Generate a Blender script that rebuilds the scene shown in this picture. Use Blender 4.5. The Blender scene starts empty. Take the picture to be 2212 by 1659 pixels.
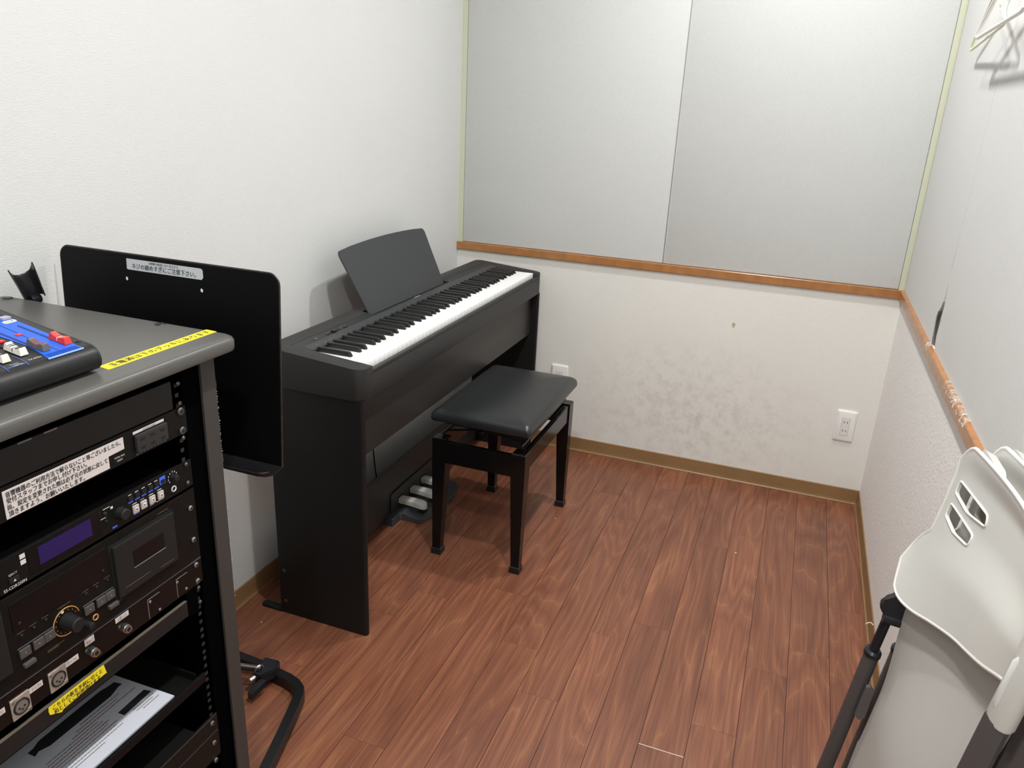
import bpy, bmesh, math, random
from mathutils import Vector, Matrix
random.seed(7)
S = bpy.context.scene
COL = S.collection
R = math.radians

# ------------------------------------------------------------------ camera
cam_d = bpy.data.cameras.new('camera')
cam = bpy.data.objects.new('camera', cam_d)
COL.objects.link(cam)
yaw, pitch, roll = -0.3420, -0.3460, 0.0495
fw = Vector((math.sin(yaw)*math.cos(pitch), math.cos(yaw)*math.cos(pitch), math.sin(pitch)))
rt = Vector((math.cos(yaw), -math.sin(yaw), 0))
up = rt.cross(fw)
r2 = rt*math.cos(roll) + up*math.sin(roll)
u2 = -rt*math.sin(roll) + up*math.cos(roll)
m3 = Matrix((r2, u2, -fw)).transposed()
cam.matrix_world = Matrix.Translation((1.2878, -2.8788, 1.3437)) @ m3.to_4x4()
cam_d.sensor_width = 36
cam_d.lens = 36*1671.87/2212
cam_d.clip_start = 0.02
S.camera = cam

# ------------------------------------------------------------------ world, light, exposure
S.view_settings.view_transform = 'Standard'
S.view_settings.look = 'None'
S.view_settings.gamma = 1
S.view_settings.use_curve_mapping = False
S.view_settings.exposure = 0.14
w = bpy.data.worlds.new('world'); S.world = w
w.use_nodes = True
w.node_tree.nodes['Background'].inputs[0].default_value = (1, 1, 1, 1)
w.node_tree.nodes['Background'].inputs[1].default_value = 0.05
try:
    S.cycles.diffuse_bounces = 8
    S.cycles.max_bounces = 12
except Exception:
    pass
LAMPS = [(1.13, -0.62), (1.13, -1.78), (1.15, -2.95)]
LAMP_Z = 2.515
for i, (lx, ly) in enumerate(LAMPS):
    ld = bpy.data.lights.new('downlight_glow', 'AREA')
    ld.shape = 'DISK'; ld.size = 0.10
    ld.energy = 17.5*(0.86 if i == 0 else 1.0)
    ld.spread = R(165)
    ld.color = (1.0, 0.99, 0.965)
    lo = bpy.data.objects.new('downlight_glow', ld)
    COL.objects.link(lo)
    lo.location = (lx, ly, LAMP_Z - 0.012)

# ------------------------------------------------------------------ materials
MATS = {}
def mat(name, col, rough=0.5, metal=0.0, spec=0.5, bump=None, var=None, emit=None, coat=0):
    """col linear rgb; bump=(scale, strength, stretch xyz); var=(scale, amount)"""
    if name in MATS: return MATS[name]
    m = bpy.data.materials.new(name); m.use_nodes = True
    nt = m.node_tree; b = nt.nodes['Principled BSDF']
    b.inputs['Base Color'].default_value = (*col, 1)
    b.inputs['Roughness'].default_value = rough
    b.inputs['Metallic'].default_value = metal
    b.inputs['Specular IOR Level'].default_value = spec
    if coat: b.inputs['Coat Weight'].default_value = coat; b.inputs['Coat Roughness'].default_value = 0.1
    if emit:
        b.inputs['Emission Color'].default_value = (*emit[0], 1)
        b.inputs['Emission Strength'].default_value = emit[1]
    if bump or var:
        tc = nt.nodes.new('ShaderNodeTexCoord')
    if bump:
        mp = nt.nodes.new('ShaderNodeMapping'); nz = nt.nodes.new('ShaderNodeTexNoise')
        mp.inputs['Scale'].default_value = bump[2] if len(bump) > 2 else (1, 1, 1)
        nz.inputs['Scale'].default_value = bump[0]; nz.inputs['Detail'].default_value = 3
        bp_ = nt.nodes.new('ShaderNodeBump'); bp_.inputs['Strength'].default_value = bump[1]
        bp_.inputs['Distance'].default_value = bump[3] if len(bump) > 3 else 0.001
        nt.links.new(tc.outputs['Object'], mp.inputs[0]); nt.links.new(mp.outputs[0], nz.inputs['Vector'])
        nt.links.new(nz.outputs['Fac'], bp_.inputs['Height']); nt.links.new(bp_.outputs[0], b.inputs['Normal'])
    if var:
        nz2 = nt.nodes.new('ShaderNodeTexNoise'); nz2.inputs['Scale'].default_value = var[0]; nz2.inputs['Detail'].default_value = 4
        mr = nt.nodes.new('ShaderNodeMapRange'); mr.inputs[1].default_value = 0.3; mr.inputs[2].default_value = 0.7
        mr.inputs[3].default_value = 1-var[1]; mr.inputs[4].default_value = 1+var[1]
        mx = nt.nodes.new('ShaderNodeMix'); mx.data_type = 'RGBA'; mx.blend_type = 'MULTIPLY'; mx.inputs[0].default_value = 1
        mx.inputs[6].default_value = (*col, 1)
        nt.links.new(tc.outputs['Object'], nz2.inputs['Vector']); nt.links.new(nz2.outputs['Fac'], mr.inputs[0])
        nt.links.new(mr.outputs[0], mx.inputs[7]); nt.links.new(mx.outputs[2], b.inputs['Base Color'])
    MATS[name] = m
    return m

def wall_material(name, col, stains=False):
    m = mat(name, col, 0.75, bump=(420, 0.5, (1, 1, 1), 0.0007))
    nt = m.node_tree; b = nt.nodes['Principled BSDF']; L = nt.links.new
    tc = nt.nodes.new('ShaderNodeTexCoord')
    # fine woven relief
    bump = [n for n in nt.nodes if n.type == 'BUMP'][0]
    wv = nt.nodes.new('ShaderNodeTexNoise'); wv.inputs['Scale'].default_value = 160; wv.inputs['Detail'].default_value = 2
    mp = nt.nodes.new('ShaderNodeMapping'); mp.inputs['Scale'].default_value = (0.7, 0.7, 2.6)
    L(tc.outputs['Object'], mp.inputs[0]); L(mp.outputs[0], wv.inputs['Vector'])
    b2 = nt.nodes.new('ShaderNodeBump'); b2.inputs['Strength'].default_value = 0.5; b2.inputs['Distance'].default_value = 0.0010
    L(wv.outputs['Fac'], b2.inputs['Height']); L(bump.outputs[0], b2.inputs['Normal']); L(b2.outputs[0], b.inputs['Normal'])
    # faint tone drift and grime
    n1 = nt.nodes.new('ShaderNodeTexNoise'); n1.inputs['Scale'].default_value = 3.5; n1.inputs['Detail'].default_value = 6
    L(tc.outputs['Object'], n1.inputs['Vector'])
    r1 = nt.nodes.new('ShaderNodeMapRange'); r1.inputs[1].default_value = 0.35; r1.inputs[2].default_value = 0.75
    r1.inputs[3].default_value = 1.0; r1.inputs[4].default_value = 0.975
    L(n1.outputs['Fac'], r1.inputs[0])
    last = r1.outputs[0]
    if stains:
        n2 = nt.nodes.new('ShaderNodeTexNoise'); n2.inputs['Scale'].default_value = 19; n2.inputs['Detail'].default_value = 10; n2.inputs['Roughness'].default_value = 0.78
        L(tc.outputs['Object'], n2.inputs['Vector'])
        r2_ = nt.nodes.new('ShaderNodeMapRange'); r2_.inputs[1].default_value = 0.47; r2_.inputs[2].default_value = 0.72
        L(n2.outputs['Fac'], r2_.inputs[0])
        # scuffs gather where chair backs and shoes touch: soft ellipse in the middle of the wall
        gp = nt.nodes.new('ShaderNodeMapping'); gp.inputs['Location'].default_value = (-1.0*1.75, 0, -0.23*2.9); gp.inputs['Scale'].default_value = (1.75, 0.1, 2.9)
        gr = nt.nodes.new('ShaderNodeTexGradient'); gr.gradient_type = 'SPHERICAL'
        L(tc.outputs['Object'], gp.inputs[0]); L(gp.outputs[0], gr.inputs[0])
        mu = nt.nodes.new('ShaderNodeMath'); mu.operation = 'MULTIPLY'; L(r2_.outputs[0], mu.inputs[0]); L(gr.outputs['Fac'], mu.inputs[1])
        su = nt.nodes.new('ShaderNodeMath'); su.operation = 'MULTIPLY_ADD'; su.inputs[1].default_value = -0.40
        L(mu.outputs[0], su.inputs[0]); L(last, su.inputs[2]); last = su.outputs[0]
    mx = nt.nodes.new('ShaderNodeMix'); mx.data_type = 'RGBA'; mx.blend_type = 'MULTIPLY'; mx.inputs[0].default_value = 1
    mx.inputs[6].default_value = (*col, 1); L(last, mx.inputs[7]); L(mx.outputs[2], b.inputs['Base Color'])
    return m

def wood_material():
    m = bpy.data.materials.new('laminate_wood'); m.use_nodes = True
    nt = m.node_tree; b = nt.nodes['Principled BSDF']; L = nt.links.new
    tc = nt.nodes.new('ShaderNodeTexCoord'); oi = nt.nodes.new('ShaderNodeObjectInfo')
    mul = nt.nodes.new('ShaderNodeVectorMath'); mul.operation = 'SCALE'; mul.inputs[0].default_value = (37.0, 91.0, 53.0)
    L(oi.outputs['Random'], mul.inputs['Scale'])
    add = nt.nodes.new('ShaderNodeVectorMath'); L(tc.outputs['Object'], add.inputs[0]); L(mul.outputs[0], add.inputs[1])
    # broad figure: contour lines of a noise stretched along the plank (cathedral grain)
    mp = nt.nodes.new('ShaderNodeMapping'); mp.inputs['Scale'].default_value = (7.5, 0.85, 1)
    L(add.outputs[0], mp.inputs[0])
    nz = nt.nodes.new('ShaderNodeTexNoise'); nz.inputs['Scale'].default_value = 1.0; nz.inputs['Detail'].default_value = 2.5; nz.inputs['Roughness'].default_value = 0.45
    nz.inputs['Distortion'].default_value = 0.35
    L(mp.outputs[0], nz.inputs['Vector'])
    k = nt.nodes.new('ShaderNodeMath'); k.operation = 'MULTIPLY'; k.inputs[1].default_value = 14; L(nz.outputs['Fac'], k.inputs[0])
    fr = nt.nodes.new('ShaderNodeMath'); fr.operation = 'PINGPONG'; fr.inputs[1].default_value = 0.5; L(k.outputs[0], fr.inputs[0])
    # fine pores
    mp2 = nt.nodes.new('ShaderNodeMapping'); mp2.inputs['Scale'].default_value = (230, 4.5, 1); L(add.outputs[0], mp2.inputs[0])
    nf = nt.nodes.new('ShaderNodeTexNoise'); nf.inputs['Scale'].default_value = 1; nf.inputs['Detail'].default_value = 4; L(mp2.outputs[0], nf.inputs['Vector'])
    # large tone patches
    mp3 = nt.nodes.new('ShaderNodeMapping'); mp3.inputs['Scale'].default_value = (9, 2.2, 1); L(add.outputs[0], mp3.inputs[0])
    nb = nt.nodes.new('ShaderNodeTexNoise'); nb.inputs['Scale'].default_value = 1; nb.inputs['Detail'].default_value = 3; L(mp3.outputs[0], nb.inputs['Vector'])
    c1 = nt.nodes.new('ShaderNodeValToRGB')
    e = c1.color_ramp.elements
    e[0].position = 0.0; e[0].color = (0.258, 0.106, 0.050, 1)
    e[1].position = 1.0; e[1].color = (0.170, 0.060, 0.033, 1)
    e2 = c1.color_ramp.elements.new(0.13); e2.color = (0.212, 0.080, 0.042, 1)
    e3 = c1.color_ramp.elements.new(0.6); e3.color = (0.196, 0.071, 0.038, 1)
    v = nt.nodes.new('ShaderNodeMath'); v.operation = 'MULTIPLY'; v.inputs[1].default_value = 2.0; L(fr.outputs[0], v.inputs[0])
    L(v.outputs[0], c1.inputs[0])
    mx = nt.nodes.new('ShaderNodeMix'); mx.data_type = 'RGBA'; mx.blend_type = 'MULTIPLY'; mx.inputs[0].default_value = 1
    r = nt.nodes.new('ShaderNodeMapRange'); r.inputs[1].default_value = 0.25; r.inputs[2].default_value = 0.75; r.inputs[3].default_value = 0.72; r.inputs[4].default_value = 1.30
    L(nf.outputs['Fac'], r.inputs[0]); L(c1.outputs[0], mx.inputs[6]); L(r.outputs[0], mx.inputs[7])
    mx2 = nt.nodes.new('ShaderNodeMix'); mx2.data_type = 'RGBA'; mx2.blend_type = 'MULTIPLY'; mx2.inputs[0].default_value = 1
    r2_ = nt.nodes.new('ShaderNodeMapRange'); r2_.inputs[1].default_value = 0.3; r2_.inputs[2].default_value = 0.7; r2_.inputs[3].default_value = 0.84; r2_.inputs[4].default_value = 1.12
    L(nb.outputs['Fac'], r2_.inputs[0]); L(mx.outputs[2], mx2.inputs[6]); L(r2_.outputs[0], mx2.inputs[7])
    r3 = nt.nodes.new('ShaderNodeMapRange'); r3.inputs[3].default_value = 0.94; r3.inputs[4].default_value = 1.06
    L(oi.outputs['Random'], r3.inputs[0])
    mx3 = nt.nodes.new('ShaderNodeMix'); mx3.data_type = 'RGBA'; mx3.blend_type = 'MULTIPLY'; mx3.inputs[0].default_value = 1
    L(mx2.outputs[2], mx3.inputs[6]); L(r3.outputs[0], mx3.inputs[7])
    L(mx3.outputs[2], b.inputs['Base Color'])
    b.inputs['Roughness'].default_value = 0.34
    nr = nt.nodes.new('ShaderNodeTexNoise'); nr.inputs['Scale'].default_value = 5; nr.inputs['Detail'].default_value = 5
    L(tc.outputs['Object'], nr.inputs['Vector'])
    rr = nt.nodes.new('ShaderNodeMapRange'); rr.inputs[1].default_value = 0.3; rr.inputs[2].default_value = 0.75; rr.inputs[3].default_value = 0.30; rr.inputs[4].default_value = 0.46
    L(nr.outputs['Fac'], rr.inputs[0]); L(rr.outputs[0], b.inputs['Roughness'])
    bp_ = nt.nodes.new('ShaderNodeBump'); bp_.inputs['Strength'].default_value = 0.25; bp_.inputs['Distance'].default_value = 0.0003
    L(nf.outputs['Fac'], bp_.inputs['Height']); L(bp_.outputs[0], b.inputs['Normal'])
    return m

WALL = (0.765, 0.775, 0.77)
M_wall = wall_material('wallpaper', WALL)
M_wall_left = wall_material('wallpaper_left', (0.615, 0.625, 0.62))  # wallpaper copy with a darkened colour, to hold down its brightness under the lamps
M_wall_st = wall_material('wallpaper_scuffed', (0.77, 0.765, 0.725), stains=True)
M_panel = mat('acoustic_cloth', (0.535, 0.55, 0.54), 0.85, bump=(7, 0.5, (1, 1, 1), 0.004), var=(220, 0.03))
M_panel_r = mat('acoustic_cloth_right', (0.62, 0.625, 0.62), 0.85, bump=(9, 0.6, (1, 1, .5), 0.004), var=(220, 0.03))
M_strip = mat('corner_strip_green', (0.56, 0.58, 0.45), 0.5)
M_rail = mat('orange_wood', (0.37, 0.165, 0.058), 0.27, var=(40, 0.12))
M_base = mat('tan_vinyl', (0.265, 0.155, 0.068), 0.42, var=(12, 0.06))
M_ceil = mat('ceiling_white', (0.84, 0.84, 0.83), 0.8)
M_wood = wood_material()
M_gap = mat('dark_joint', (0.02, 0.010, 0.007), 0.9)
M_white = mat('white_plastic', (0.78, 0.78, 0.76), 0.35)
M_black = mat('matte_black_shell', (0.020, 0.020, 0.0205), 0.5, spec=.4, bump=(900, 0.2, (1, 1, 1), 0.0002))
M_panelgrey = mat('charcoal_strip', (0.036, 0.039, 0.042), 0.5, spec=.4)
M_blackwood = mat('black_woodgrain_board', (0.010, 0.0098, 0.0098), 0.42, spec=.25, bump=(60, 0.15, (1, 1, 12), 0.0003))
M_key = mat('white_key', (0.9, 0.905, 0.895), 0.25)
M_bkey = mat('black_key', (0.008, 0.008, 0.008), 0.38)
M_hole = mat('void_black', (0.002, 0.002, 0.002), 0.9)
M_silver = mat('grey_pedal_metal', (0.66, 0.66, 0.63), 0.3, metal=0.2)
M_pedalbase = mat('slate_plastic', (0.045, 0.050, 0.056), 0.45)
M_leather = mat('black_vinyl_leather', (0.0145, 0.0165, 0.0178), 0.31, bump=(700, 0.25, (1, 1, 1), 0.0003))
M_lacquer = mat('black_lacquer', (0.005, 0.0045, 0.0045), 0.14, spec=.28)
M_metal = mat('bright_metal', (0.6, 0.6, 0.58), 0.28, metal=1)
M_dmetal = mat('dark_screw_metal', (0.13, 0.13, 0.13), 0.35, metal=0.9)
M_chrome = mat('smoked_chrome', (0.36, 0.33, 0.33), 0.16, metal=1)
M_blackpaint = mat('black_powder_coat', (0.007, 0.007, 0.008), 0.33, spec=.35, bump=(300, 0.15, (1, 1, 1), 0.0003))
M_deskpaint = mat('black_desk_paint', (0.003, 0.003, 0.0035), 0.45, spec=.12, bump=(120, 0.2, (1, 1, 1), 0.0002))
M_rackgrey = mat('grey_textured_laminate', (0.082, 0.081, 0.076), 0.34, bump=(1200, 0.25, (1, 1, 1), 0.0003), var=(500, 0.1))
M_rackblack = mat('rack_black', (0.002, 0.002, 0.0022), 0.5, spec=.0)
M_device = mat('device_black', (0.0055, 0.0052, 0.005), 0.42, spec=.2, bump=(1500, 0.2, (1, 1, 1), 0.0002))
M_device2 = mat('device_charcoal', (0.013, 0.013, 0.0135), 0.4, spec=.3)
M_glossdev = mat('smoked_window', (0.006, 0.005, 0.0055), 0.15, spec=.3)
M_lcd = mat('violet_display', (0.012, 0.006, 0.05), 0.3, spec=.3, emit=((0.16, 0.07, 0.55), 0.05))
M_blue = mat('mixer_blue', (0.010, 0.095, 0.56), 0.4)
M_bluelite = mat('pale_blue_print', (0.30, 0.50, 0.95), 0.45)
M_bluedark = mat('navy_print', (0.004, 0.02, 0.16), 0.5)
M_bluebtn = mat('blue_print', (0.06, 0.14, 0.75), 0.4)
M_red = mat('red_cap', (0.62, 0.035, 0.03), 0.4)
M_greycap = mat('grey_cap', (0.09, 0.09, 0.10), 0.45)
M_whitecap = mat('white_cap', (0.68, 0.66, 0.60), 0.4)
M_print = mat('white_print', (0.6, 0.6, 0.58), 0.6)
M_dimprint = mat('grey_print', (0.16, 0.15, 0.14), 0.6)
M_gold = mat('gold_ring', (0.62, 0.34, 0.10), 0.35, metal=0.5)
M_paper = mat('label_paper', (0.60, 0.55, 0.53), 0.6)
M_stick = mat('grey_label', (0.56, 0.59, 0.63), 0.45)
M_yellow = mat('yellow_tape', (0.86, 0.70, 0.015), 0.5)
M_ink = mat('black_ink', (0.015, 0.015, 0.02), 0.6)
M_inkred = mat('red_ink', (0.25, 0.05, 0.05), 0.6)
M_lamin = mat('laminated_sheet', (0.52, 0.54, 0.60), 0.22)
M_chair = mat('pale_grey_plastic', (0.60, 0.60, 0.57), 0.36)
M_chairseat = mat('speckled_grey_seat', (0.39, 0.375, 0.352), 0.6, bump=(900, 0.4, (1, 1, 1), 0.0003), var=(700, 0.06))
M_charcoal = mat('charcoal_tube', (0.065, 0.060, 0.060), 0.42)
M_softblack = mat('soft_black_plastic', (0.010, 0.011, 0.014), 0.36, spec=.4)
M_hang_c = mat('cream_hanger', (0.78, 0.77, 0.58), 0.35)
M_hang_w = mat('white_hanger', (0.86, 0.85, 0.84), 0.3)
M_lining = mat('torn_lining', (0.36, 0.35, 0.34), 0.9, bump=(60, 0.8, (1, 1, .3), 0.002))
M_fray = mat('frayed_white', (0.80, 0.80, 0.76), 0.8)

# ------------------------------------------------------------------ object helpers
def origin_of(o):
    while o.parent is not None: o = o.parent
    return Vector(o.location)

def thing(name, label, cat, loc, group=None):
    o = bpy.data.objects.new(name, None); COL.objects.link(o)
    o.empty_display_size = 0.05
    o.location = loc; o['label'] = label; o['category'] = cat
    if group: o['group'] = group
    return o

def finish(name, bm, m, parent=None, smooth=False, recalc=True, world=True):
    if recalc: bmesh.ops.recalc_face_normals(bm, faces=bm.faces[:])
    if parent is not None and world:
        bmesh.ops.translate(bm, verts=bm.verts[:], vec=-origin_of(parent))
    me = bpy.data.meshes.new(name); bm.to_mesh(me); bm.free()
    mm = m if isinstance(m, (list, tuple)) else [m]
    for x in mm: me.materials.append(x)
    if smooth:
        for p in me.polygons: p.use_smooth = True
        try: me.set_sharp_from_angle(angle=R(38))
        except Exception: pass
    o = bpy.data.objects.new(name, me); COL.objects.link(o)
    if parent is not None: o.parent = parent
    return o

def struct(name, bm, m, parent=None, smooth=False):
    o = finish(name, bm, m, parent, smooth)
    if parent is None: o['kind'] = 'structure'
    return o

def tag(o, label, cat, group=None):
    o['label'] = label; o['category'] = cat
    if group: o['group'] = group
    return o

def share(o, loc, name=None):
    c = o.copy(); COL.objects.link(c); c.parent = o.parent; c.location = loc
    return c

def box(bm, x0, y0, z0, x1, y1, z1, bev=0, seg=2):
    r = bmesh.ops.create_cube(bm, size=1)
    bmesh.ops.scale(bm, vec=(abs(x1-x0), abs(y1-y0), abs(z1-z0)), verts=r['verts'])
    bmesh.ops.translate(bm, vec=((x0+x1)/2, (y0+y1)/2, (z0+z1)/2), verts=r['verts'])
    if bev:
        es = list({e for v in r['verts'] for e in v.link_edges})
        bmesh.ops.bevel(bm, geom=es, offset=bev, segments=seg, affect='EDGES', profile=0.6, clamp_overlap=True)

def Bx(*a, **k):
    bm = bmesh.new(); box(bm, *a, **k); return bm

def loft(bm, rings, cap=True):
    """rings: list of lists of points of equal length"""
    vs = [[bm.verts.new(p) for p in r] for r in rings]
    n = len(vs[0])
    for a, b in zip(vs, vs[1:]):
        for i in range(n):
            j = (i+1) % n
            bm.faces.new((a[i], a[j], b[j], b[i]))
    if cap:
        bm.faces.new(vs[0]); bm.faces.new(vs[-1])

def prism(bm, poly, axis, a, b):
    """poly of 2d points in the plane orthogonal to axis ('x': (y,z), 'y': (x,z), 'z': (x,y))"""
    def P(p, t):
        return {'x': (t, p[0], p[1]), 'y': (p[0], t, p[1]), 'z': (p[0], p[1], t)}[axis]
    loft(bm, [[P(p, a) for p in poly], [P(p, b) for p in poly]])

def rrect(x0, y0, x1, y1, r, seg=5, rs=None):
    rs = rs or (r, r, r, r)      # corners order: (x1,y1) (x0,y1) (x0,y0) (x1,y0)
    pts = []
    for (cx, cy, a0), rr in zip(((x1, y1, 0), (x0, y1, 90), (x0, y0, 180), (x1, y0, 270)), rs):
        sx = -1 if cx == x1 else 1; sy = -1 if cy == y1 else 1
        for k in range(seg+1):
            a = R(a0 + 90*k/seg)
            pts.append((cx + sx*rr + rr*math.cos(a), cy + sy*rr + rr*math.sin(a)))
    return pts

def tube(bm, pts, r, n=10, closed=False, cap=True, r2=None, squash=None):
    """round tube along pts; squash=(a,b) gives elliptical/rectangular half sizes"""
    pts = [Vector(p) for p in pts]
    N = len(pts); rings = []
    prev = None
    for i, p in enumerate(pts):
        if closed: t = pts[(i+1) % N]-pts[i-1]
        elif i == 0: t = pts[1]-p
        elif i == N-1: t = p-pts[-2]
        else: t = (pts[i+1]-p).normalized()+(p-pts[i-1]).normalized()
        t.normalize()
        if prev is None:
            ref = Vector((0, 0, 1)) if abs(t.z) < 0.9 else Vector((0, 1, 0))
            u = t.cross(ref).normalized()
        else:
            u = (prev - t*prev.dot(t)).normalized()
        prev = u; v = t.cross(u)
        rr = r if r2 is None else r + (r2-r)*i/(N-1)
        rings.append([tuple(p + u*rr*math.cos(2*math.pi*k/n) + v*rr*math.sin(2*math.pi*k/n)) for k in range(n)])
    if closed: rings.append(rings[0])
    if closed:
        vs = [[bm.verts.new(q) for q in rg] for rg in rings[:-1]]
        for i in range(N):
            a = vs[i]; b = vs[(i+1) % N]
            for k in range(n):
                bm.faces.new((a[k], a[(k+1) % n], b[(k+1) % n], b[k]))
    else:
        loft(bm, rings, cap)

def bar(bm, pts, wv, hv, half_w, half_h):
    """rectangular bar along pts: width direction is horizontal-perpendicular, height along hv"""
    pts = [Vector(p) for p in pts]; N = len(pts); rings = []
    hv = Vector(hv).normalized()
    for i, p in enumerate(pts):
        if i == 0: t = pts[1]-p
        elif i == N-1: t = p-pts[-2]
        else: t = (pts[i+1]-p).normalized()+(p-pts[i-1]).normalized()
        t.normalize(); s = t.cross(hv).normalized()
        rings.append([tuple(p+s*half_w*a+hv*half_h*b) for a, b in ((1, 1), (-1, 1), (-1, -1), (1, -1))])
    loft(bm, rings)

def cyl(bm, c, axis, r, h, n=20, r2=None, bev=0):
    """cylinder from point c along axis vector for height h"""
    c = Vector(c); a = Vector(axis).normalized()
    ref = Vector((0, 0, 1)) if abs(a.z) < 0.9 else Vector((1, 0, 0))
    u = a.cross(ref).normalized(); v = a.cross(u); r2 = r if r2 is None else r2
    def ring(rad, t): return [tuple(c+a*t+u*rad*math.cos(2*math.pi*k/n)+v*rad*math.sin(2*math.pi*k/n)) for k in range(n)]
    rings = [ring(r, 0), ring(r2, h-bev)]
    if bev: rings.append(ring(r2-bev, h))
    loft(bm, rings)

def ringm(bm, c, axis, r, tr, n=24, m=8):
    c = Vector(c); a = Vector(axis).normalized()
    ref = Vector((0, 0, 1)) if abs(a.z) < 0.9 else Vector((1, 0, 0))
    u = a.cross(ref).normalized(); v = a.cross(u)
    tube(bm, [c+u*r*math.cos(2*math.pi*k/n)+v*r*math.sin(2*math.pi*k/n) for k in range(n)], tr, m, closed=True)

def text(body, size, loc, right, upv, m, parent, name='lettering', width=None, off=0.0003, align='LEFT', bold=0):
    cu = bpy.data.curves.new('t', 'FONT'); cu.body = body; cu.size = size; cu.align_x = align
    cu.resolution_u = 2
    o = bpy.data.objects.new('t', cu); COL.objects.link(o)
    dg = bpy.context.evaluated_depsgraph_get()
    me = bpy.data.meshes.new_from_object(o.evaluated_get(dg))
    bpy.data.objects.remove(o)
    if len(me.vertices) == 0: return None
    xs = [v.co.x for v in me.vertices]; w0 = max(xs)-min(xs)
    sx = (width/w0) if width else 1.0
    right = Vector(right).normalized(); upv = Vector(upv).normalized(); nrm = right.cross(upv)
    x_0 = min(xs) if align == 'LEFT' else 0
    org = origin_of(parent)
    for v in me.vertices:
        p = Vector(loc)+right*((v.co.x-x_0)*sx)+upv*v.co.y+nrm*off-org
        v.co = p
    if bold:        # heavier strokes: a second pass of the same print, shifted by a fraction of a stroke
        b2 = bmesh.new(); b2.from_mesh(me)
        g = bmesh.ops.duplicate(b2, geom=b2.verts[:]+b2.edges[:]+b2.faces[:])
        bmesh.ops.translate(b2, verts=[x for x in g['geom'] if isinstance(x, bmesh.types.BMVert)], vec=right*bold+upv*bold*.5+nrm*.00003)
        b2.to_mesh(me); b2.free()
    me.materials.clear(); me.materials.append(m)
    ob = bpy.data.objects.new(name, me); COL.objects.link(ob); ob.parent = parent
    return ob

def quadm(bm, pts):
    bm.faces.new([bm.verts.new(p) for p in pts])
# ================================================================== SETTING
XW = 1.652; YR = -3.45; ZC = 2.53
RZ = 0.8155
# floor: dark bed with individual planks
fl = struct('floor', Bx(-0.05, YR-0.05, -0.06, XW+0.05, 0.05, -0.0035), M_gap)
PW = 0.1029; PX0 = 1.5444; PL = 0.9425
joint = {-1: -.734, 0: -.982, 1: -1.104, 2: -.422, 3: -.530, 4: -.10, 5: -1.134, 6: -.481, 7: -1.265, 8: -1.054, 9: -.770, 10: -1.159, 11: -.35, 12: -.62, 13: -.9, 14: -.2}
for k in range(-2, 15):
    xa = PX0 - (k+1)*PW; xb = PX0 - k*PW
    g = 0.0006
    a = max(xa+g, 0.0); b = min(xb-g, XW)
    if b-a < 0.004: continue
    y0 = joint.get(k, -.5)
    cuts = [0.0]
    t = y0
    while t + PL < -0.001: t += PL
    while t > YR: cuts.append(t); t -= PL
    cuts.append(YR)
    for ya, yb in zip(cuts, cuts[1:]):
        bm = Bx(a, yb+0.0002, -0.012, b, ya-0.0002, random.uniform(-0.0001, 0.0001))
        finish('plank', bm, M_wood, fl)
# one butt joint catches the light; the reflection is a painted pale sliver
finish('joint_reflection', Bx(1.1335, -1.4746, -0.002, 1.2345, -1.4728, 0.0006), mat('painted_reflection', (.62, .55, .48), .6), fl)

# walls
struct('ceiling', Bx(-0.1, YR-0.1, ZC, XW+0.15, 0.1, ZC+0.08), M_ceil)
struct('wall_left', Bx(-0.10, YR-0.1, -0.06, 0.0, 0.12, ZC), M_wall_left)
bm = Bx(0, 0, -0.06, XW+0.15, 0.12, RZ-0.001)
wb = struct('wall_back', bm, M_wall_st)
finish('upper_wall', Bx(0, 0.010, RZ-0.001, XW+0.15, 0.12, ZC), M_wall, wb)
wr = struct('wall_right', Bx(XW, YR-0.1, -0.06, XW+0.12, 0.0, RZ-0.001), mat('rough_wallpaper', (0.88, 0.872, 0.855), .7, bump=(300, 0.9, (1, 1, .40), 0.0026)))
finish('upper_wall', Bx(XW+0.012, YR-0.1, RZ-0.001, XW+0.12, 0.010, ZC), M_wall, wr)
struct('wall_rear', Bx(-0.1, YR-0.1, -0.06, XW+0.12, YR, ZC), M_wall)

# acoustic panels on the back wall, two beside each other
def panel(name, x0, z0, x1, z1, y, parent):
    bm = bmesh.new()
    nx, nz = 2, 2
    rr = lambda i: [tuple((px, y+i[1], pz)) for px, pz in rrect(x0+i[0], z0+i[0], x1-i[0], z1-i[0], 0.003, 3)]
    loft(bm, [rr((0, 0.011)), rr((0, 0.004)), rr((0.0015, 0.001)), rr((0.004, 0))])
    return finish(name, bm, M_panel, parent, smooth=True)
panel('acoustic_panel', 0.0216, RZ+0.0002, 0.8316, ZC-0.02, -0.002, wb)
panel('acoustic_panel', 0.8324, RZ+0.0002, 1.6334, ZC-0.02, -0.002, wb)
for xa, xb in ((0.0, 0.0215), (1.6335, XW)):
    finish('corner_strip', Bx(xa, -0.0025, RZ, xb, 0.010, ZC), M_strip, wb)
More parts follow.
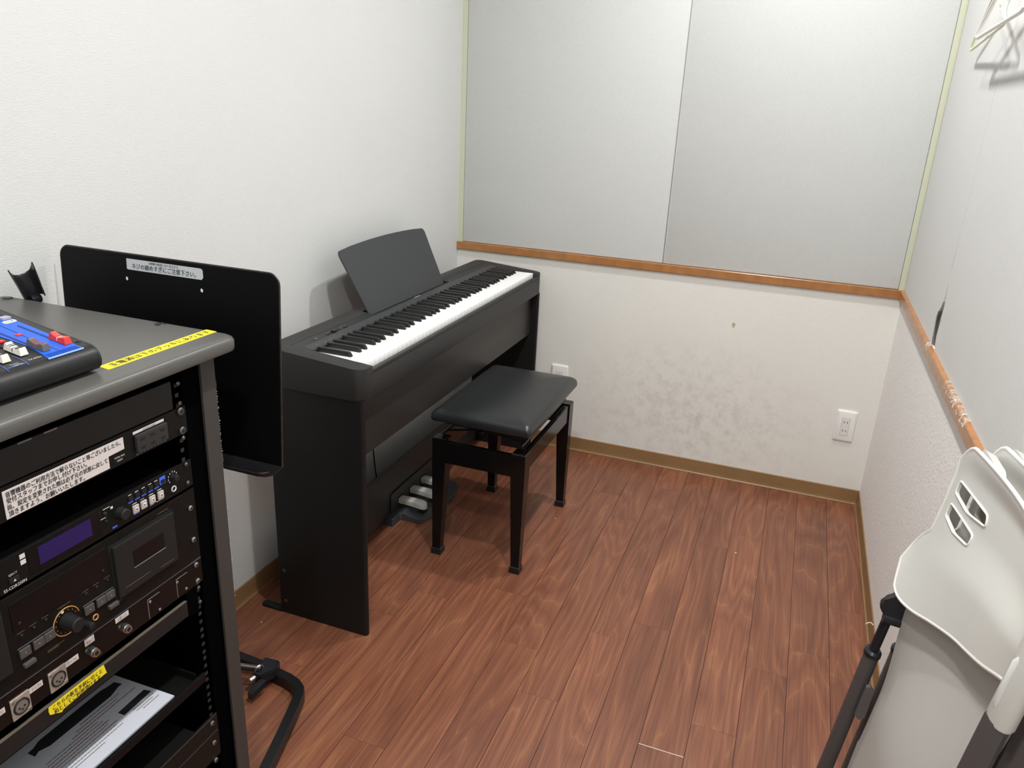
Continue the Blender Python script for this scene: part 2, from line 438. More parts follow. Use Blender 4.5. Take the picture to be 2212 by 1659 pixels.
# right wall: two cloth panels; the seam between them has split open at the bottom
def side_panel(poly, nm, m=M_panel_r):
    bm = bmesh.new(); prism(bm, poly, 'x', XW, XW+0.012); return finish(nm, bm, m, wr)
zt = ZC-0.02
far = [(-.006, RZ), (-.701, RZ), (-.697, .828), (-.690, .850), (-.677, .879), (-.686, .888), (-.712, .912), (-.729, .932), (-.734, .975), (-.729, 1.018), (-.733, 1.06), (-.7355, 1.15), (-.736, zt), (-.006, zt)]
near = [(-.762, RZ), (-.746, .850), (-.752, .880), (-.755, .904), (-.754, .941), (-.745, .975), (-.739, 1.03), (-.7372, 1.1), (-.7372, zt), (YR, zt), (YR, RZ)]
side_panel(far, 'acoustic_panel'); side_panel(near, 'acoustic_panel')
bm = bmesh.new(); prism(bm, [(-.70, RZ), (-.675, .88), (-.73, .94), (-.73, 1.05), (-.76, 1.0), (-.765, .9), (-.765, RZ)], 'x', XW+0.006, XW+0.0119)
finish('torn_lining', bm, M_lining, wr)
# curled flap of cloth along the tear
bm = bmesh.new()
fl_pts = [(.818, -.704, -.728), (.835, -.699, -.724), (.855, -.690, -.722), (.876, -.679, -.716), (.890, -.688, -.712), (.905, -.702, -.716)]
r0 = [bm.verts.new((XW-0.0005, a, z)) for z, a, b in fl_pts]; r1 = [bm.verts.new((XW+0.003, (a+b)/2, z)) for z, a, b in fl_pts]; r2v = [bm.verts.new((XW-0.004, b, z)) for z, a, b in fl_pts]
for i in range(len(fl_pts)-1):
    bm.faces.new((r0[i], r0[i+1], r1[i+1], r1[i])); bm.faces.new((r1[i], r1[i+1], r2v[i+1], r2v[i]))
finish('cloth_flap', bm, mat('flap_cloth', (.46, .45, .44), .9), wr, smooth=True)
# frayed threads over the rail
bm = bmesh.new()
for i in range(120):
    t = random.random(); y = -1.03 - 0.27*t if i > 22 else -0.70-random.random()*0.035
    a = Vector((XW-0.001, y, RZ+0.004)); L_ = random.uniform(.006, .018)
    tube(bm, [a, a+Vector((-.008, random.uniform(-.006, .006), -.001)), a+Vector((-.012, random.uniform(-.01, .01), -L_))], 0.00035, 3)
o = finish('frayed_threads', bm, M_fray, wr); o['kind'] = 'stuff'
# rails (chair height)
def rail(name, a, b, axis):
    prof = [(0, RZ-0.030), (0.010, RZ-0.030), (0.012, RZ-0.028), (0.012, RZ-0.0022), (0.010, RZ), (0, RZ)]
    bm = bmesh.new()
    if axis == 'x': loft(bm, [[(a, -d, z) for d, z in prof], [(b, -d, z) for d, z in prof]])
    else: loft(bm, [[(XW-d, a, z) for d, z in prof], [(XW-d, b, z) for d, z in prof]])
    return struct(name, bm, M_rail)
bmr = rail('trim_1', 0.0, XW-0.012, 'x')
bmr = rail('trim_2', 0.0, YR, 'y')
# baseboards with a thin toe lip
def baseb(name, f):
    prof = [(0, 0), (0.0085, 0), (0.0085, 0.0025), (0.005, 0.006), (0.004, 0.014), (0.0035, 0.0555), (0.002, 0.0575), (0, 0.0575)]
    bm = bmesh.new(); loft(bm, [[f(0, d, z) for d, z in prof], [f(1, d, z) for d, z in prof]]); return struct(name, bm, M_base)
baseb('baseboard_back', lambda t, d, z: (XW*t, -d, z))
baseb('baseboard_left', lambda t, d, z: (d, YR*t, z))
baseb('baseboard_right', lambda t, d, z: (XW-d, YR*t, z))

# downlights (the row of three that throws the triple shadows)
for i, (lx, ly) in enumerate(LAMPS):
    t = thing('ceiling_light', ['round ceiling downlight nearest the back wall', 'round ceiling downlight in the middle of the row of three', 'round ceiling downlight nearest the rear wall, above the camera'][i], 'light', (lx, ly, LAMP_Z), 'row of ceiling downlights')
    bm = bmesh.new(); ringm(bm, (lx, ly, LAMP_Z), (0, 0, 1), 0.062, 0.008); finish('trim_ring', bm, M_white, t, smooth=True)
    bm = bmesh.new(); cyl(bm, (lx, ly, LAMP_Z), (0, 0, 1), 0.058, 0.016, 28)
    finish('diffuser', bm, mat('lamp_diffuser', (1, 1, 1), .4, emit=((1, .97, .92), 12.0)), t)

# wall outlets: wide plate with two pairs of slots
def outlet(x, z, label):
    t = thing('wall_outlet', label, 'outlet', (x, 0, z-0.06), 'wall outlets on the back wall')
    bm = bmesh.new()
    rr = lambda ins, y, r: [(px, y, pz) for px, pz in rrect(x-.035+ins, z-.06+ins, x+.035-ins, z+.06-ins, r, 5)]
    loft(bm, [rr(0, 0, .006), rr(0, -.003, .006), rr(.002, -.0055, .006), rr(.007, -.0075, .005)])
    finish('plate', bm, M_white, t, smooth=True)
    bm = bmesh.new()
    rr2 = lambda ins, y: [(px, y, pz) for px, pz in rrect(x-.0125+ins, z-.034+ins, x+.0125-ins, z+.034-ins, .001, 2)]
    loft(bm, [rr2(0, -.006), rr2(0, -.0085), rr2(.0006, -.0091)]); finish('socket_insert', bm, mat('socket_white', (.74, .74, .72), .3), t)
    bm = bmesh.new()
    r3 = lambda ins, y: [(px, y, pz) for px, pz in rrect(x-.0136+ins, z-.0351+ins, x+.0136-ins, z+.0351-ins, .001, 2)]
    loft(bm, [r3(0, -.0070), r3(0, -.0077)]); finish('recess_shade', bm, mat('shadow_grey', (.45, .45, .44), .8), t)  # grey rim that paints the shade in the seam around the insert
    for dz in (-.0165, .0165):
        for dx in (-.0052, .0052):
            finish('socket_slot', Bx(x+dx-.0009, -.0096, z+dz-.0036, x+dx+.0009, -.0088, z+dz+.0036), M_hole, t)
outlet(1.557, 0.3005, 'white double wall outlet near the right corner of the back wall')
outlet(0.4661, 0.3005, 'white double wall outlet half hidden behind the piano bench seat')

# small repaired spots on the walls
bm = bmesh.new(); loft(bm, [[(1.117+.006*math.cos(a)*(1+.25*math.sin(3*a)), y, .619+.010*math.sin(a)) for a in [i*math.pi/6 for i in range(12)]] for y in (.0005, -.0006)])
finish('peeled_spot', bm, mat('beige_spot', (.50, .42, .31), .8), wb)
bm = bmesh.new(); tube(bm, [(1.6475, -.868, .060), (1.641, -.862, .0625), (1.634, -.866, .062), (1.628, -.874, .0625)], .0016, 6)
finish('paper_curl', bm, M_whitecap, wr, smooth=True)
# paper crumbs on the floor
for (cx, cy, s, lb) in ((0.655, -0.585, .004, 'tiny white crumb on the floor beside the far right bench leg'), (1.262, -0.546, .006, 'small pale scrap of paper lying mid floor near the back wall'), (0.10, -1.46, .004, 'tiny pale crumb on the floor left of the piano stand panel')):
    bm = bmesh.new(); loft(bm, [[(cx+s*.6*math.cos(a)*q, cy+s*math.sin(a)*.4*q, z) for a in [i*math.pi/3+.3 for i in range(6)]] for q, z in ((1, .0002), (.9, .0014), (.4, .002))])
    tag(finish('crumb', bm, M_whitecap), lb, 'crumb')

# ================================================================== PIANO
PA = -0.0038
PF, PYR = 0.3907, -0.0754      # front right corner of the body
PL_ = 1.326
yl, yr_ = PYR-PL_, PYR
def ztop(x): return 0.745 + 0.0765*(PF-x)
piano = thing('digital_piano', 'slim matte black digital piano with eighty-eight keys on its stand', 'piano', (PF-.136, (yl+yr_)/2, 0.667))
plan = rrect(0.119, yl, PF, yr_, .03, 8)
def bake_bool(bm_a, cutters, bevel=0.0015):
    def ob(bm, n):
        bmesh.ops.recalc_face_normals(bm, faces=bm.faces[:])
        me = bpy.data.meshes.new(n); bm.to_mesh(me); bm.free(); o = bpy.data.objects.new(n, me); COL.objects.link(o); return o
    a = ob(bm_a, 'tmp_a'); cs = [ob(c, 'tmp_c') for c in cutters]
    for c in cs:
        md = a.modifiers.new('b', 'BOOLEAN'); md.object = c; md.operation = 'DIFFERENCE'; md.solver = 'EXACT'
    if bevel:
        md = a.modifiers.new('v', 'BEVEL'); md.width = bevel; md.segments = 2; md.limit_method = 'ANGLE'; md.angle_limit = R(50)
    dg = bpy.context.evaluated_depsgraph_get()
    me = bpy.data.meshes.new_from_object(a.evaluated_get(dg))
    bm = bmesh.new(); bm.from_mesh(me)
    for o in [a]+cs: bpy.data.objects.remove(o)
    return bm
KY0, KY1 = yl+.052, yr_-.052
bm = bmesh.new()
loft(bm, [[(x, y, .667) for x, y in plan], [(x, y, ztop(x)) for x, y in plan]])
cuts = [Bx(.222, KY0-.0015, .715, .378, KY1+.0015, .80), Bx(.30, KY0-.0015, .7345, .45, KY1+.0015, .80)]
# music rest slot and thin groove
cuts.append(Bx(.146, -.990, .735, .187, -.485, .80))
cuts.append(Bx(.1625, yl+.045, .755, .1640, -.99, .80)); cuts.append(Bx(.1625, -.485, .755, .1640, yr_-.05, .80))
cuts.append(Bx(.3895, KY0, .7255, .3925, KY1, .7265))
bm = bake_bool(bm, cuts, 0.0012)
finish('body', bm, M_black, piano, smooth=True, recalc=False)
# sloping grey-blue strip behind the keys
bm = bmesh.new()
pl = rrect(.1935, yl+.052, .2235, yr_-.052, .012, 4, rs=(.001, .012, .012, .001))
loft(bm, [[(x, y, ztop(x)-.004) for x, y in pl], [(x, y, ztop(x)+.0004) for x, y in pl]])
finish('control_strip', bm, M_panelgrey, piano)
finish('keybed_felt', Bx(.2205, KY0, .716, .3775, KY1, .722), M_hole, piano)
# keys
wk = .0235
wkb = bmesh.new(); box(wkb, 0, .0004, -.019, .150, wk-.0004, 0, bev=.0012)
k0 = None
for i in range(52):
    loc = Vector((.2215, KY0+i*wk, .748))-Vector(piano.location)
    if k0 is None:
        k0 = finish('white_key', wkb, M_key, piano, smooth=True, world=False); k0.location = loc
    else: share(k0, loc)
bkb = bmesh.new()
hw = .0055
loft(bkb, [[(0, -hw, -.003), (0, hw, -.003), (.096, hw, -.003), (.096, -hw, -.003)], [(0, -hw+.0005, .008), (0, hw-.0005, .008), (.0905, hw-.0005, .007), (.0905, -hw+.0005, .007)],
           [(0, -hw+.0015, .0105), (0, hw-.0015, .0105), (.088, hw-.0015, .0095), (.088, -hw+.0015, .0095)]])
b0 = None
names = 'ABCDEFG'
for i in range(51):
    n = names[i % 7]
    if n in 'BE': continue
    sh = {'C': -.002, 'D': .002, 'F': -.0025, 'G': 0, 'A': .0025}[n]
    loc = Vector((.2215, KY0+(i+1)*wk+sh, .750))-Vector(piano.location)
    if b0 is None:
        b0 = finish('black_key', bkb, M_bkey, piano, smooth=False, world=False); b0.location = loc
    else: share(b0, loc)
# controls left of the keys
def zt_(x): return ztop(x)
bm = bmesh.new(); cyl(bm, (.183, -1.277, zt_(.183)-.001), (0, 0, 1), .0048, .0035, 18, bev=.001); finish('power_button', bm, M_greycap, piano, smooth=True)
finish('volume_slot', Bx(.1835, -1.232, zt_(.185)-.001, .1885, -1.172, zt_(.185)+.0006), M_hole, piano)
bm = Bx(.1800, -1.205, zt_(.185), .1915, -1.193, zt_(.185)+.005, bev=.001); finish('volume_slider', bm, M_bkey, piano)
finish('function_button', Bx(.1840, -1.150, zt_(.185)-.001, .1890, -1.136, zt_(.185)+.002, bev=.0008), M_bkey, piano)
bm = bmesh.new()
for y, l in ((-1.242, .003), (-1.222, .020), (-1.165, .020), (-1.142, .010)): box(bm, .1775, y, zt_(.178)-.0005, .1785, y+l, zt_(.178)+.0004)
for i, y in enumerate((-1.315, -1.285, -1.262, -1.243, -1.230, -1.215, -1.205, -.835, -.805, -.66, -.60, -.575, -.42, -.37)):
    box(bm, .2095+.0015*(i % 2), y, ztop(.21)-.0005, .2110+.0015*(i % 2), y+(.014 if i < 3 else .007), ztop(.21)+.0008)
finish('printed_marks', bm, M_dimprint, piano)
text('YAMAHA', .0085, (.196, -.756, ztop(.196)), (0, 1, 0), (-1, 0, .0765), M_print, piano, name='lettering', width=.040, off=.0009)
# music rest
bm = bmesh.new()
bot = Vector((.168, 0, .752)); topv = Vector((.074, 0, .938)); nrm = Vector((topv.z-bot.z, 0, -(topv.x-bot.x))).normalized()
out = []
hb, ht = .2475, .2675; cy = -.7375; H = (topv-bot).length
out.append((-hb, 0)); out.append((hb, 0))
def corner(cx, cyy, r, a0, a1):
    return [(cx+r*math.cos(R(a0+(a1-a0)*k/5)), cyy+r*math.sin(R(a0+(a1-a0)*k/5))) for k in range(6)]
out += corner(ht-.016, H-.022, .015, -3, 82)
for k in range(1, 12):
    s = (ht-.03)*(1-2*k/12); out.append((s, H-.007+.010*(1-(s/ht)**2)))
out += corner(-ht+.016, H-.022, .015, 98, 183)
dirv = (topv-bot).normalized()
def PT(s, h, n): return tuple(bot+Vector((0, cy+s, 0))+dirv*h+nrm*n)
loft(bm, [[PT(s, h, -.002) for s, h in out], [PT(s, h, .0018) for s, h in out], [PT(s*.998, h*.9985+.0002, .0025) for s, h in out]])
finish('music_rest', bm, M_panelgrey, piano, smooth=True)
finish('rest_slot_floor', Bx(.146, -.990, .735, .187, -.485, .7365), M_hole, piano)

# ---------------- stand
stand = thing('piano_stand', 'black board stand with two side panels carrying the digital piano', 'stand', (PF-.136, (yl+yr_)/2, 0))
for nm, ya, yb in (('l', yl+.003, yl+.021), ('r', yr_-.021, yr_-.003)):
    bm = bmesh.new()
    out_r = (.012, .002, .002, .012)
    loft(bm, [[(x, y, .003) for x, y in rrect(.119, ya, PF-.002, yb, .002, 4, rs=(.008, .002, .002, .008))],
              [(x, y, .666) for x, y in rrect(.119, ya, PF-.002, yb, .002, 4, rs=(.008, .002, .002, .008))]])
    sp = finish('side_panel', bm, M_blackwood, stand, smooth=True)
    bm = bmesh.new(); f = rrect(.053, ya-.001, .12, yb+.002, .004, 4, rs=(.001, .008, .008, .001))
    loft(bm, [[(x, y, 0) for x, y in f], [(x, y, .006) for x, y in f], [(x+.0008, y, .0075) for x, y in f]])
    finish('floor_foot', bm, M_softblack, sp)
    if nm == 'l':
        for z in (.136, .040):
            bm = bmesh.new(); cyl(bm, (.136, ya, z), (0, -1, 0), .0052, .0022, 16, bev=.001); finish('bolt', bm, M_dmetal, sp, smooth=True)
            bm = bmesh.new(); cyl(bm, (.136, ya-.0021, z), (0, -1, 0), .0022, .0003, 6); finish('bolt_socket', bm, M_hole, sp)
finish('front_apron', Bx(.344, yl+.021, .500, .360, yr_-.021, .6655, bev=.001), mat('dark_brown_board', (.020, .017, .016), .42, bump=(60, .15, (1, 6, 1), .0003)), stand)
finish('back_board', Bx(.127, yl+.021, .010, .145, yr_-.021, .180, bev=.001), mat('dark_grey_board', (.034, .033, .032), .45), stand)
# pedal unit
pu = finish('pedal_unit', Bx(.138, -.835, .030, .149, -.500, .095), mat('pedal_housing', (.030, .029, .028), .45), stand)
bm = bmesh.new()
arch = [(-.838, .022), (-.835, .080), (-.828, .092), (-.816, .098), (-.520, .098), (-.508, .092), (-.501, .080), (-.498, .022)]
prism(bm, arch, 'x', .1455, .1475); finish('dark_outline', bm, M_hole, pu)
bm = bmesh.new(); arch2 = [(-.8365, .020), (-.8335, .080), (-.827, .0905), (-.8155, .0965), (-.5205, .0965), (-.5095, .0905), (-.5025, .080), (-.4995, .020)]
prism(bm, arch2, 'x', .146, .150); finish('face_plate', bm, mat('pedal_face', (.036, .034, .032), .45), pu)
bm = bmesh.new()
base_pl = [(.146, -.873), (.174, -.873), (.177, -.868), (.178, -.826), (.184, -.820), (.248, -.820), (.258, -.812), (.275, -.74), (.275, -.60), (.258, -.525), (.248, -.518), (.184, -.518), (.178, -.510), (.177, -.47), (.174, -.465), (.146, -.465)]
def bz(x): return .026 if x < .185 else .026-.014*(x-.185)/.09
loft(bm, [[(x, y, .0008) for x, y in base_pl], [(x, y, bz(x)) for x, y in base_pl], [(x-.0015 if x > .15 else x, y+(.0012 if y < -.67 else -.0012), bz(x)+.0012) for x, y in base_pl]])
finish('pedal_base', bm, M_pedalbase, pu)
pm = bmesh.new()
pout = []
for t in range(9):
    a = R(-90+180*t/8); pout.append((.232+.018*math.cos(a), .0185*math.sin(a)))
pout = [(.142, -.015), (.19, -.0165)] + pout + [(.19, .0165), (.142, .015)]
def pz(x): return .058 if x < .21 else .058 - .9*(x-.21)**1.5
loft(pm, [[(x, y, pz(x)-.017) for x, y in pout], [(x, y, pz(x)-.004) for x, y in pout], [(.142 if x < .15 else x-.0008, y*.95, pz(x)-.001) for x, y in pout], [(.142 if x < .15 else x-.004, y*.82, pz(x)) for x, y in pout]])
p0 = None
for y in (-.769, -.685, -.600):
    loc = Vector((0, y, 0))-Vector(stand.location)
    if p0 is None: p0 = finish('pedal', pm, M_silver, pu, smooth=True, world=False); p0.location = loc
    else: share(p0, loc)
    finish('rubber_stop', Bx(.222, y-.013, .010, .246, y+.013, .0245), M_hole, pu)
    finish('pedal_slot', Bx(.148, y-.020, .034, .1505, y+.020, .0635), M_hole, pu)
# cable behind
bm = bmesh.new()
tube(bm, [(.03, -.75, .62), (.022, -.745, .45), (.02, -.735, .30), (.021, -.728, .20), (.020, -.718, .136), (.020, -.704, .06), (.024, -.70, .008), (.03, -.68, .0035), (.04, -.60, .0035)], .0024, 8)
tag(finish('pedal_cable', bm, M_softblack, None, smooth=True), 'thin black cable hanging against the left wall behind the piano pedals', 'cable')
# turn piano and stand by a hair
for o in (piano, stand):
    pass

# ================================================================== BENCH
bx0, bx1, by0, by1 = .360, .658, -.962, -.466
bench = thing('piano_bench', 'black piano bench with padded vinyl seat and four tapered legs', 'bench', ((bx0+bx1)/2, (by0+by1)/2, 0))
bm = bmesh.new()
def RR(ins, z, r): return [(x, y, z) for x, y in rrect(.362+ins, -.980+ins, .673-ins, -.490-ins, max(r*.62, .002), 6)]
loft(bm, [RR(.012, .4605, .012), RR(.003, .462, .014), RR(0, .467, .016), RR(0, .477, .018), RR(.002, .485, .02), RR(.007, .4915, .02), RR(.015, .4965, .02), RR(.03, .5005, .02), RR(.06, .5045, .02), RR(.10, .5065, .02), RR(.14, .507, .01)])
finish('seat', bm, M_leather, bench, smooth=True)
finish('seat_board', Bx(.395, -.945, .452, .64, -.525, .4606), M_rackblack, bench)
for sx, sy in ((0, 0), (1, 0), (0, 1), (1, 1)):
    xo = bx0 if sx == 0 else bx1; yo = by0 if sy == 0 else by1
    dx = 1 if sx == 0 else -1; dy = 1 if sy == 0 else -1
    bm = bmesh.new()
    def sq(z, o_, s): return [(xo+dx*a, yo+dy*b, z) for a, b in ((o_, o_), (s, o_), (s, s), (o_, s))]
    loft(bm, [sq(.018, .004, .030), sq(.320, .001, .044), sq(.395, .001, .044), sq(.398, .003, .042)])
    lg = finish('leg', bm, M_lacquer, bench)
    bm = bmesh.new(); loft(bm, [sq(0, .001, .034), sq(.019, .002, .033), sq(.022, .005, .030)]); finish('foot_cap', bm, M_softblack, lg)
for a in ((bx0+.044, by0+.006, bx1-.044, by0+.024, .320, .388), (bx0+.044, by1-.024, bx1-.044, by1-.006, .320, .388), (bx1-.022, by0+.044, bx1-.005, by1-.044, .336, .394), (bx0+.005, by0+.044, bx0+.022, by1-.044, .336, .394)):
    finish('apron', Bx(a[0], a[1], a[4], a[2], a[3], a[5], bev=.0015), M_lacquer, bench)
# scissor lift under the seat
for y in (by0+.055, by1-.055):
    bm = bmesh.new(); bar(bm, [(.382, y, .432), (.636, y, .428)], None, (0, 1, 0), .0045, .0015)
    bar(bm, [(.382, y+.006, .404), (.50, y+.006, .428), (.636, y+.006, .410)], None, (0, 1, 0), .0035, .0015); finish('scissor_arm', bm, M_softblack, bench)
for x, z in ((.385, .404), (.632, .410), (.503, .428)):
    bm = bmesh.new(); cyl(bm, (x, by0+.030, z), (0, 1, 0), .005, (by1-by0)-.06, 10); finish('lift_rod', bm, M_softblack, bench, smooth=True)
for y in (by0+.05, by1-.05):
    bm = bmesh.new(); cyl(bm, (.503, y-.006, .428), (0, -1, 0), .004, .004, 10); finish('lift_rivet', bm, M_metal, bench)
finish('lift_rail', Bx(.405, -.93, .440, .420, -.53, .452), M_softblack, bench); finish('lift_rail', Bx(.61, -.93, .440, .625, -.53, .452), M_softblack, bench)
# ================================================================== MUSIC STAND
ms = thing('music_stand', 'black metal music stand with a wide desk behind the equipment rack', 'music stand', (.26, -1.80, 0))
dx0, dx1, dz0, dz1 = .020, .500, .722, 1.0635
def DP(x, z, n=0):          # desk plane: leans so the foot comes forward; n towards the viewer (-y)
    return Vector((x, -1.830 - .0636*(dz1-z) - n, z))
bm = bmesh.new()
ol = rrect(dx0, dz0-.004, dx1, dz1, .02, 6, rs=(.020, .020, .001, .001))
# outline with two round holes: build by boolean
loft(bm, [[tuple(DP(x, z, 0)) for x, z in ol], [tuple(DP(x, z, .0025)) for x, z in ol]])
hc = []
for hx, hz in ((.1745, 1.019), (.340, 1.0175)):
    c = bmesh.new(); cyl(c, (hx, -1.80, hz), (0, -1, 0), .0037, .08, 18); hc.append(c)
bm = bake_bool(bm, hc, 0)
desk = finish('desk', bm, M_deskpaint, ms, recalc=False)
# rolled rim along top and sides (paint worn to metal at the right)
bm = bmesh.new()
rim = [DP(dx0, dz0)]+[DP(x, z) for x, z in rrect(dx0, dz0, dx1, dz1, .02, 6)[6:14]][::-1]
ptsr = [(dx1, dz0)]+rrect(dx0, dz0, dx1, dz1, .02, 6)[0:14]+[(dx0, dz0)]
tube(bm, [DP(x, z, .0012) for x, z in ptsr], .0017, 6); finish('rolled_rim', bm, mat('worn_black_paint', (.022, .016, .014), .5, var=(60, .7)), desk, smooth=True)
# tray lip
bm = bmesh.new()
prof = [(0, 0), (.010, -.003), (.030, -.004), (.044, -.003), (.050, .001), (.052, .007), (.0505, .008), (.048, .003), (.042, -.0005), (.030, -.0015), (.010, -.0005), (0, .0025)]
rings = []
for x, s in ((dx0, .72), (dx0+.006, .9), (dx0+.018, 1), (dx1-.020, 1), (dx1-.007, .92), (dx1, .74)):
    b_ = DP(x, dz0)
    rings.append([(x, b_.y - n*s, b_.z + z_) for n, z_ in prof])
loft(bm, rings); finish('tray_lip', bm, M_blackpaint, desk, smooth=True)
# sticker
stp = [(.1775, 1.0555), (.3385, 1.0555), (.3425, 1.0548), (.3445, 1.0525), (.3455, 1.0405), (.3420, 1.0362), (.1800, 1.0362), (.1775, 1.0375)]
bm = bmesh.new(); loft(bm, [[tuple(DP(x, z, .0026)) for x, z in stp], [tuple(DP(x, z, .0029)) for x, z in stp]])
st = finish('warning_sticker', bm, M_stick, desk)
text('ネジの締めすぎにご注意下さい。', .0105, DP(.1895, 1.0395, .0029), (1, 0, 0), (0, 0.0636, 1), M_ink, desk, width=.1405, off=.0002, bold=.0004)
text('※故障の原因となりますので、', .0052, DP(.2280, 1.0498, .0029), (1, 0, 0), (0, 0.0636, 1), M_ink, desk, width=.0665, off=.0002, bold=.0002)
# pole and base
bm = bmesh.new(); tube(bm, [(.165, -1.668, .055), (.20, -1.73, .45)], .0125, 14); finish('lower_pole', bm, M_blackpaint, ms, smooth=True)
bm = bmesh.new(); tube(bm, [(.20, -1.73, .44), (.25, -1.808, .90)], .009, 14); finish('upper_pole', bm, M_chrome, ms, smooth=True)
finish('desk_bracket', Bx(.215, -1.835, .84, .285, -1.80, .92, bev=.003), M_blackpaint, ms)
bm = bmesh.new()
path = [(.050, -1.840), (.048, -1.75), (.052, -1.67), (.064, -1.638), (.090, -1.622), (.15, -1.617), (.23, -1.622), (.275, -1.629), (.312, -1.634), (.338, -1.642), (.358, -1.655), (.369, -1.672), (.377, -1.695), (.395, -1.752), (.431, -1.880), (.442, -1.922)]
bar(bm, [(x, y, .0165) for x, y in path], None, (0, 0, 1), .0118, .0145)
bmesh.ops.bevel(bm, geom=bm.edges[:], offset=.002, segments=1, affect='EDGES')
finish('base_foot', bm, M_blackpaint, ms, smooth=True)
bm = bmesh.new(); tube(bm, [(.252, -1.655, .044), (.200, -1.669, .045), (.10, -1.695, .048), (.06, -1.705, .05)], .0115, 16); finish('base_tube', bm, M_chrome, ms, smooth=True)
bm = bmesh.new(); ringm(bm, (.247, -1.656, .044), (1, -.26, 0), .0122, .0020); finish('tube_collar', bm, M_metal, ms, smooth=True)
bm = bmesh.new()
loft(bm, [[(.240, -1.672, z), (.230, -1.612, z), (.272, -1.609, z), (.281, -1.645, z), (.262, -1.676, z)] for z in (.020, .046)])
bmesh.ops.bevel(bm, geom=bm.edges[:], offset=.003, segments=2, affect='EDGES')
finish('base_clamp', bm, M_softblack, ms, smooth=True)
bm = bmesh.new(); cyl(bm, (.246, -1.670, .034), (-.3, -1, -.1), .0075, .016, 14); finish('clamp_bolt', bm, M_metal, ms, smooth=True)
bm = bmesh.new()
loft(bm, [[(.262, -1.670, .036), (.278, -1.672, .036), (.280, -1.672, .024), (.262, -1.670, .022)], [(.256, -1.712, .026), (.270, -1.716, .026), (.271, -1.716, .012), (.256, -1.712, .010)]])
finish('wing_bolt', bm, M_softblack, ms)

# ================================================================== RACK
ZT = .988
rack = thing('equipment_rack', 'open grey and black nineteen inch equipment rack against the left wall', 'rack', (.25, -2.27, 0))
RY0, RY1 = -2.570, -1.970      # side panel outer faces
XP = .468                      # rail plane
bm = bmesh.new()
def TT(ins, z): return [(x, y, z) for x, y in rrect(.002+ins*.3, -2.605+ins, .500-ins, -1.937-ins, .022, 6, rs=(.022, .006, .006, .022))]
loft(bm, [TT(.004, ZT-.023), TT(.001, ZT-.0215), TT(0, ZT-.018), TT(0, ZT-.007), TT(.0015, ZT-.003), TT(.0045, ZT-.0008), TT(.008, ZT)])
top = finish('tabletop', bm, M_rackgrey, rack, smooth=True)
for (ya, yb) in ((RY1-.030, RY1), (RY0, RY0+.030)):
    bm = bmesh.new(); box(bm, .015, ya, .0, .474, yb, ZT-.023)
    pn = finish('side_panel', bm, mat('grey_side_laminate', (0.043, 0.040, 0.037), 0.5, bump=(1200, 0.3, (1, 1, 1), 0.0003)), rack)
    ins = ya-.0008 if ya > -2.2 else yb
    finish('inner_liner', Bx(.015, ins, .03, .470, ins+.0008, ZT-.03), M_rackblack, pn)
finish('back_board', Bx(.015, RY0+.030, .04, .022, RY1-.030, ZT-.023), M_rackblack, rack)
finish('bottom_board', Bx(.022, RY0+.030, .02, .46, RY1-.030, .045), M_rackblack, rack)
for cy_, cx_ in ((-1.952, .357), (-1.952, .024)):
    bm = bmesh.new(); cyl(bm, (cx_, cy_, ZT-.001), (0, 0, 1), .0085, .0022, 22, bev=.001); finish('bolt_cap', bm, M_softblack, rack, smooth=True)
# rack rails with their column of holes
for side, (ya, yb) in enumerate(((RY1-.062, RY1-.031), (RY0+.031, RY0+.062))):
    rl = finish('rack_rail', Bx(XP-.004, ya, .06, XP-.0015, yb, ZT-.03), M_rackblack, rack)
    yc = (ya+yb)/2 + (.001 if side == 0 else -.001)
    yc = -2.045 if side == 0 else -2.511
    bm = bmesh.new()
    z = .235
    while z < .93:
        for dz in (0, .0159, .0318): box(bm, XP-.0013, yc-.0032, z+dz-.0032, XP-.0009, yc+.0032, z+dz+.0032)
        z += .04445
    o = finish('rail_holes', bm, mat('hole_edge', (.018, .018, .02), .5), rl); o['kind'] = 'stuff'
# screws on the right rail
bm = bmesh.new(); cyl(bm, (0, 0, 0), (1, 0, 0), .0050, .0026, 16, bev=.0012)
for a in (0, 90):
    c, s_ = math.cos(R(a+25)), math.sin(R(a+25)); box(bm, .0020, -.0006, -.0006, .0027, .0006, .0006)
sc0 = None
for z, kind in ((.936, 0), (.905, 0), (.892, 1), (.861, 1), (.849, 0), (.805, 0), (.774, 0), (.730, 2), (.674, 2), (.628, 2), (.598, 2), (.585, 0), (.558, 0), (.309, 2), (.266, 2), (.227, 2)):
    b = bmesh.new(); rr_ = {0: .0036, 1: .0064, 2: .0046}[kind]
    cyl(b, (XP+.0015, -2.0445-.012*(0.8-z)*.5, z), (1, 0, 0), rr_, .003, 16, bev=.0014)
    o = finish('screw', b, M_dmetal if kind < 2 else mat('rack_screw_steel', (.30, .30, .31), .35, metal=.9), rack, smooth=True)
    b = bmesh.new(); yy = -2.0445-.012*(0.8-z)*.5
    if kind: 
        box(b, XP+.0043, yy-.0026, z-.0005, XP+.0048, yy+.0026, z+.0005); box(b, XP+.0043, yy-.0005, z-.0026, XP+.0048, yy+.0005, z+.0026)
        finish('screw_cross', b, M_hole, rack)
    else: b.free()
# torn laminate along the outer front edge
bm = bmesh.new(); random.seed(3)
for i in range(150):
    z = random.uniform(.52, .93); a = Vector((.4735, RY1-.0002, z)); l_ = random.uniform(.0008, .0026)
    tube(bm, [a, a+Vector((random.uniform(-.001, .001), l_, random.uniform(-.001, .001)))], .00035, 3)
o = finish('torn_edge', bm, mat('fray_grey', (.30, .29, .27), .8), rack); o['kind'] = 'stuff'
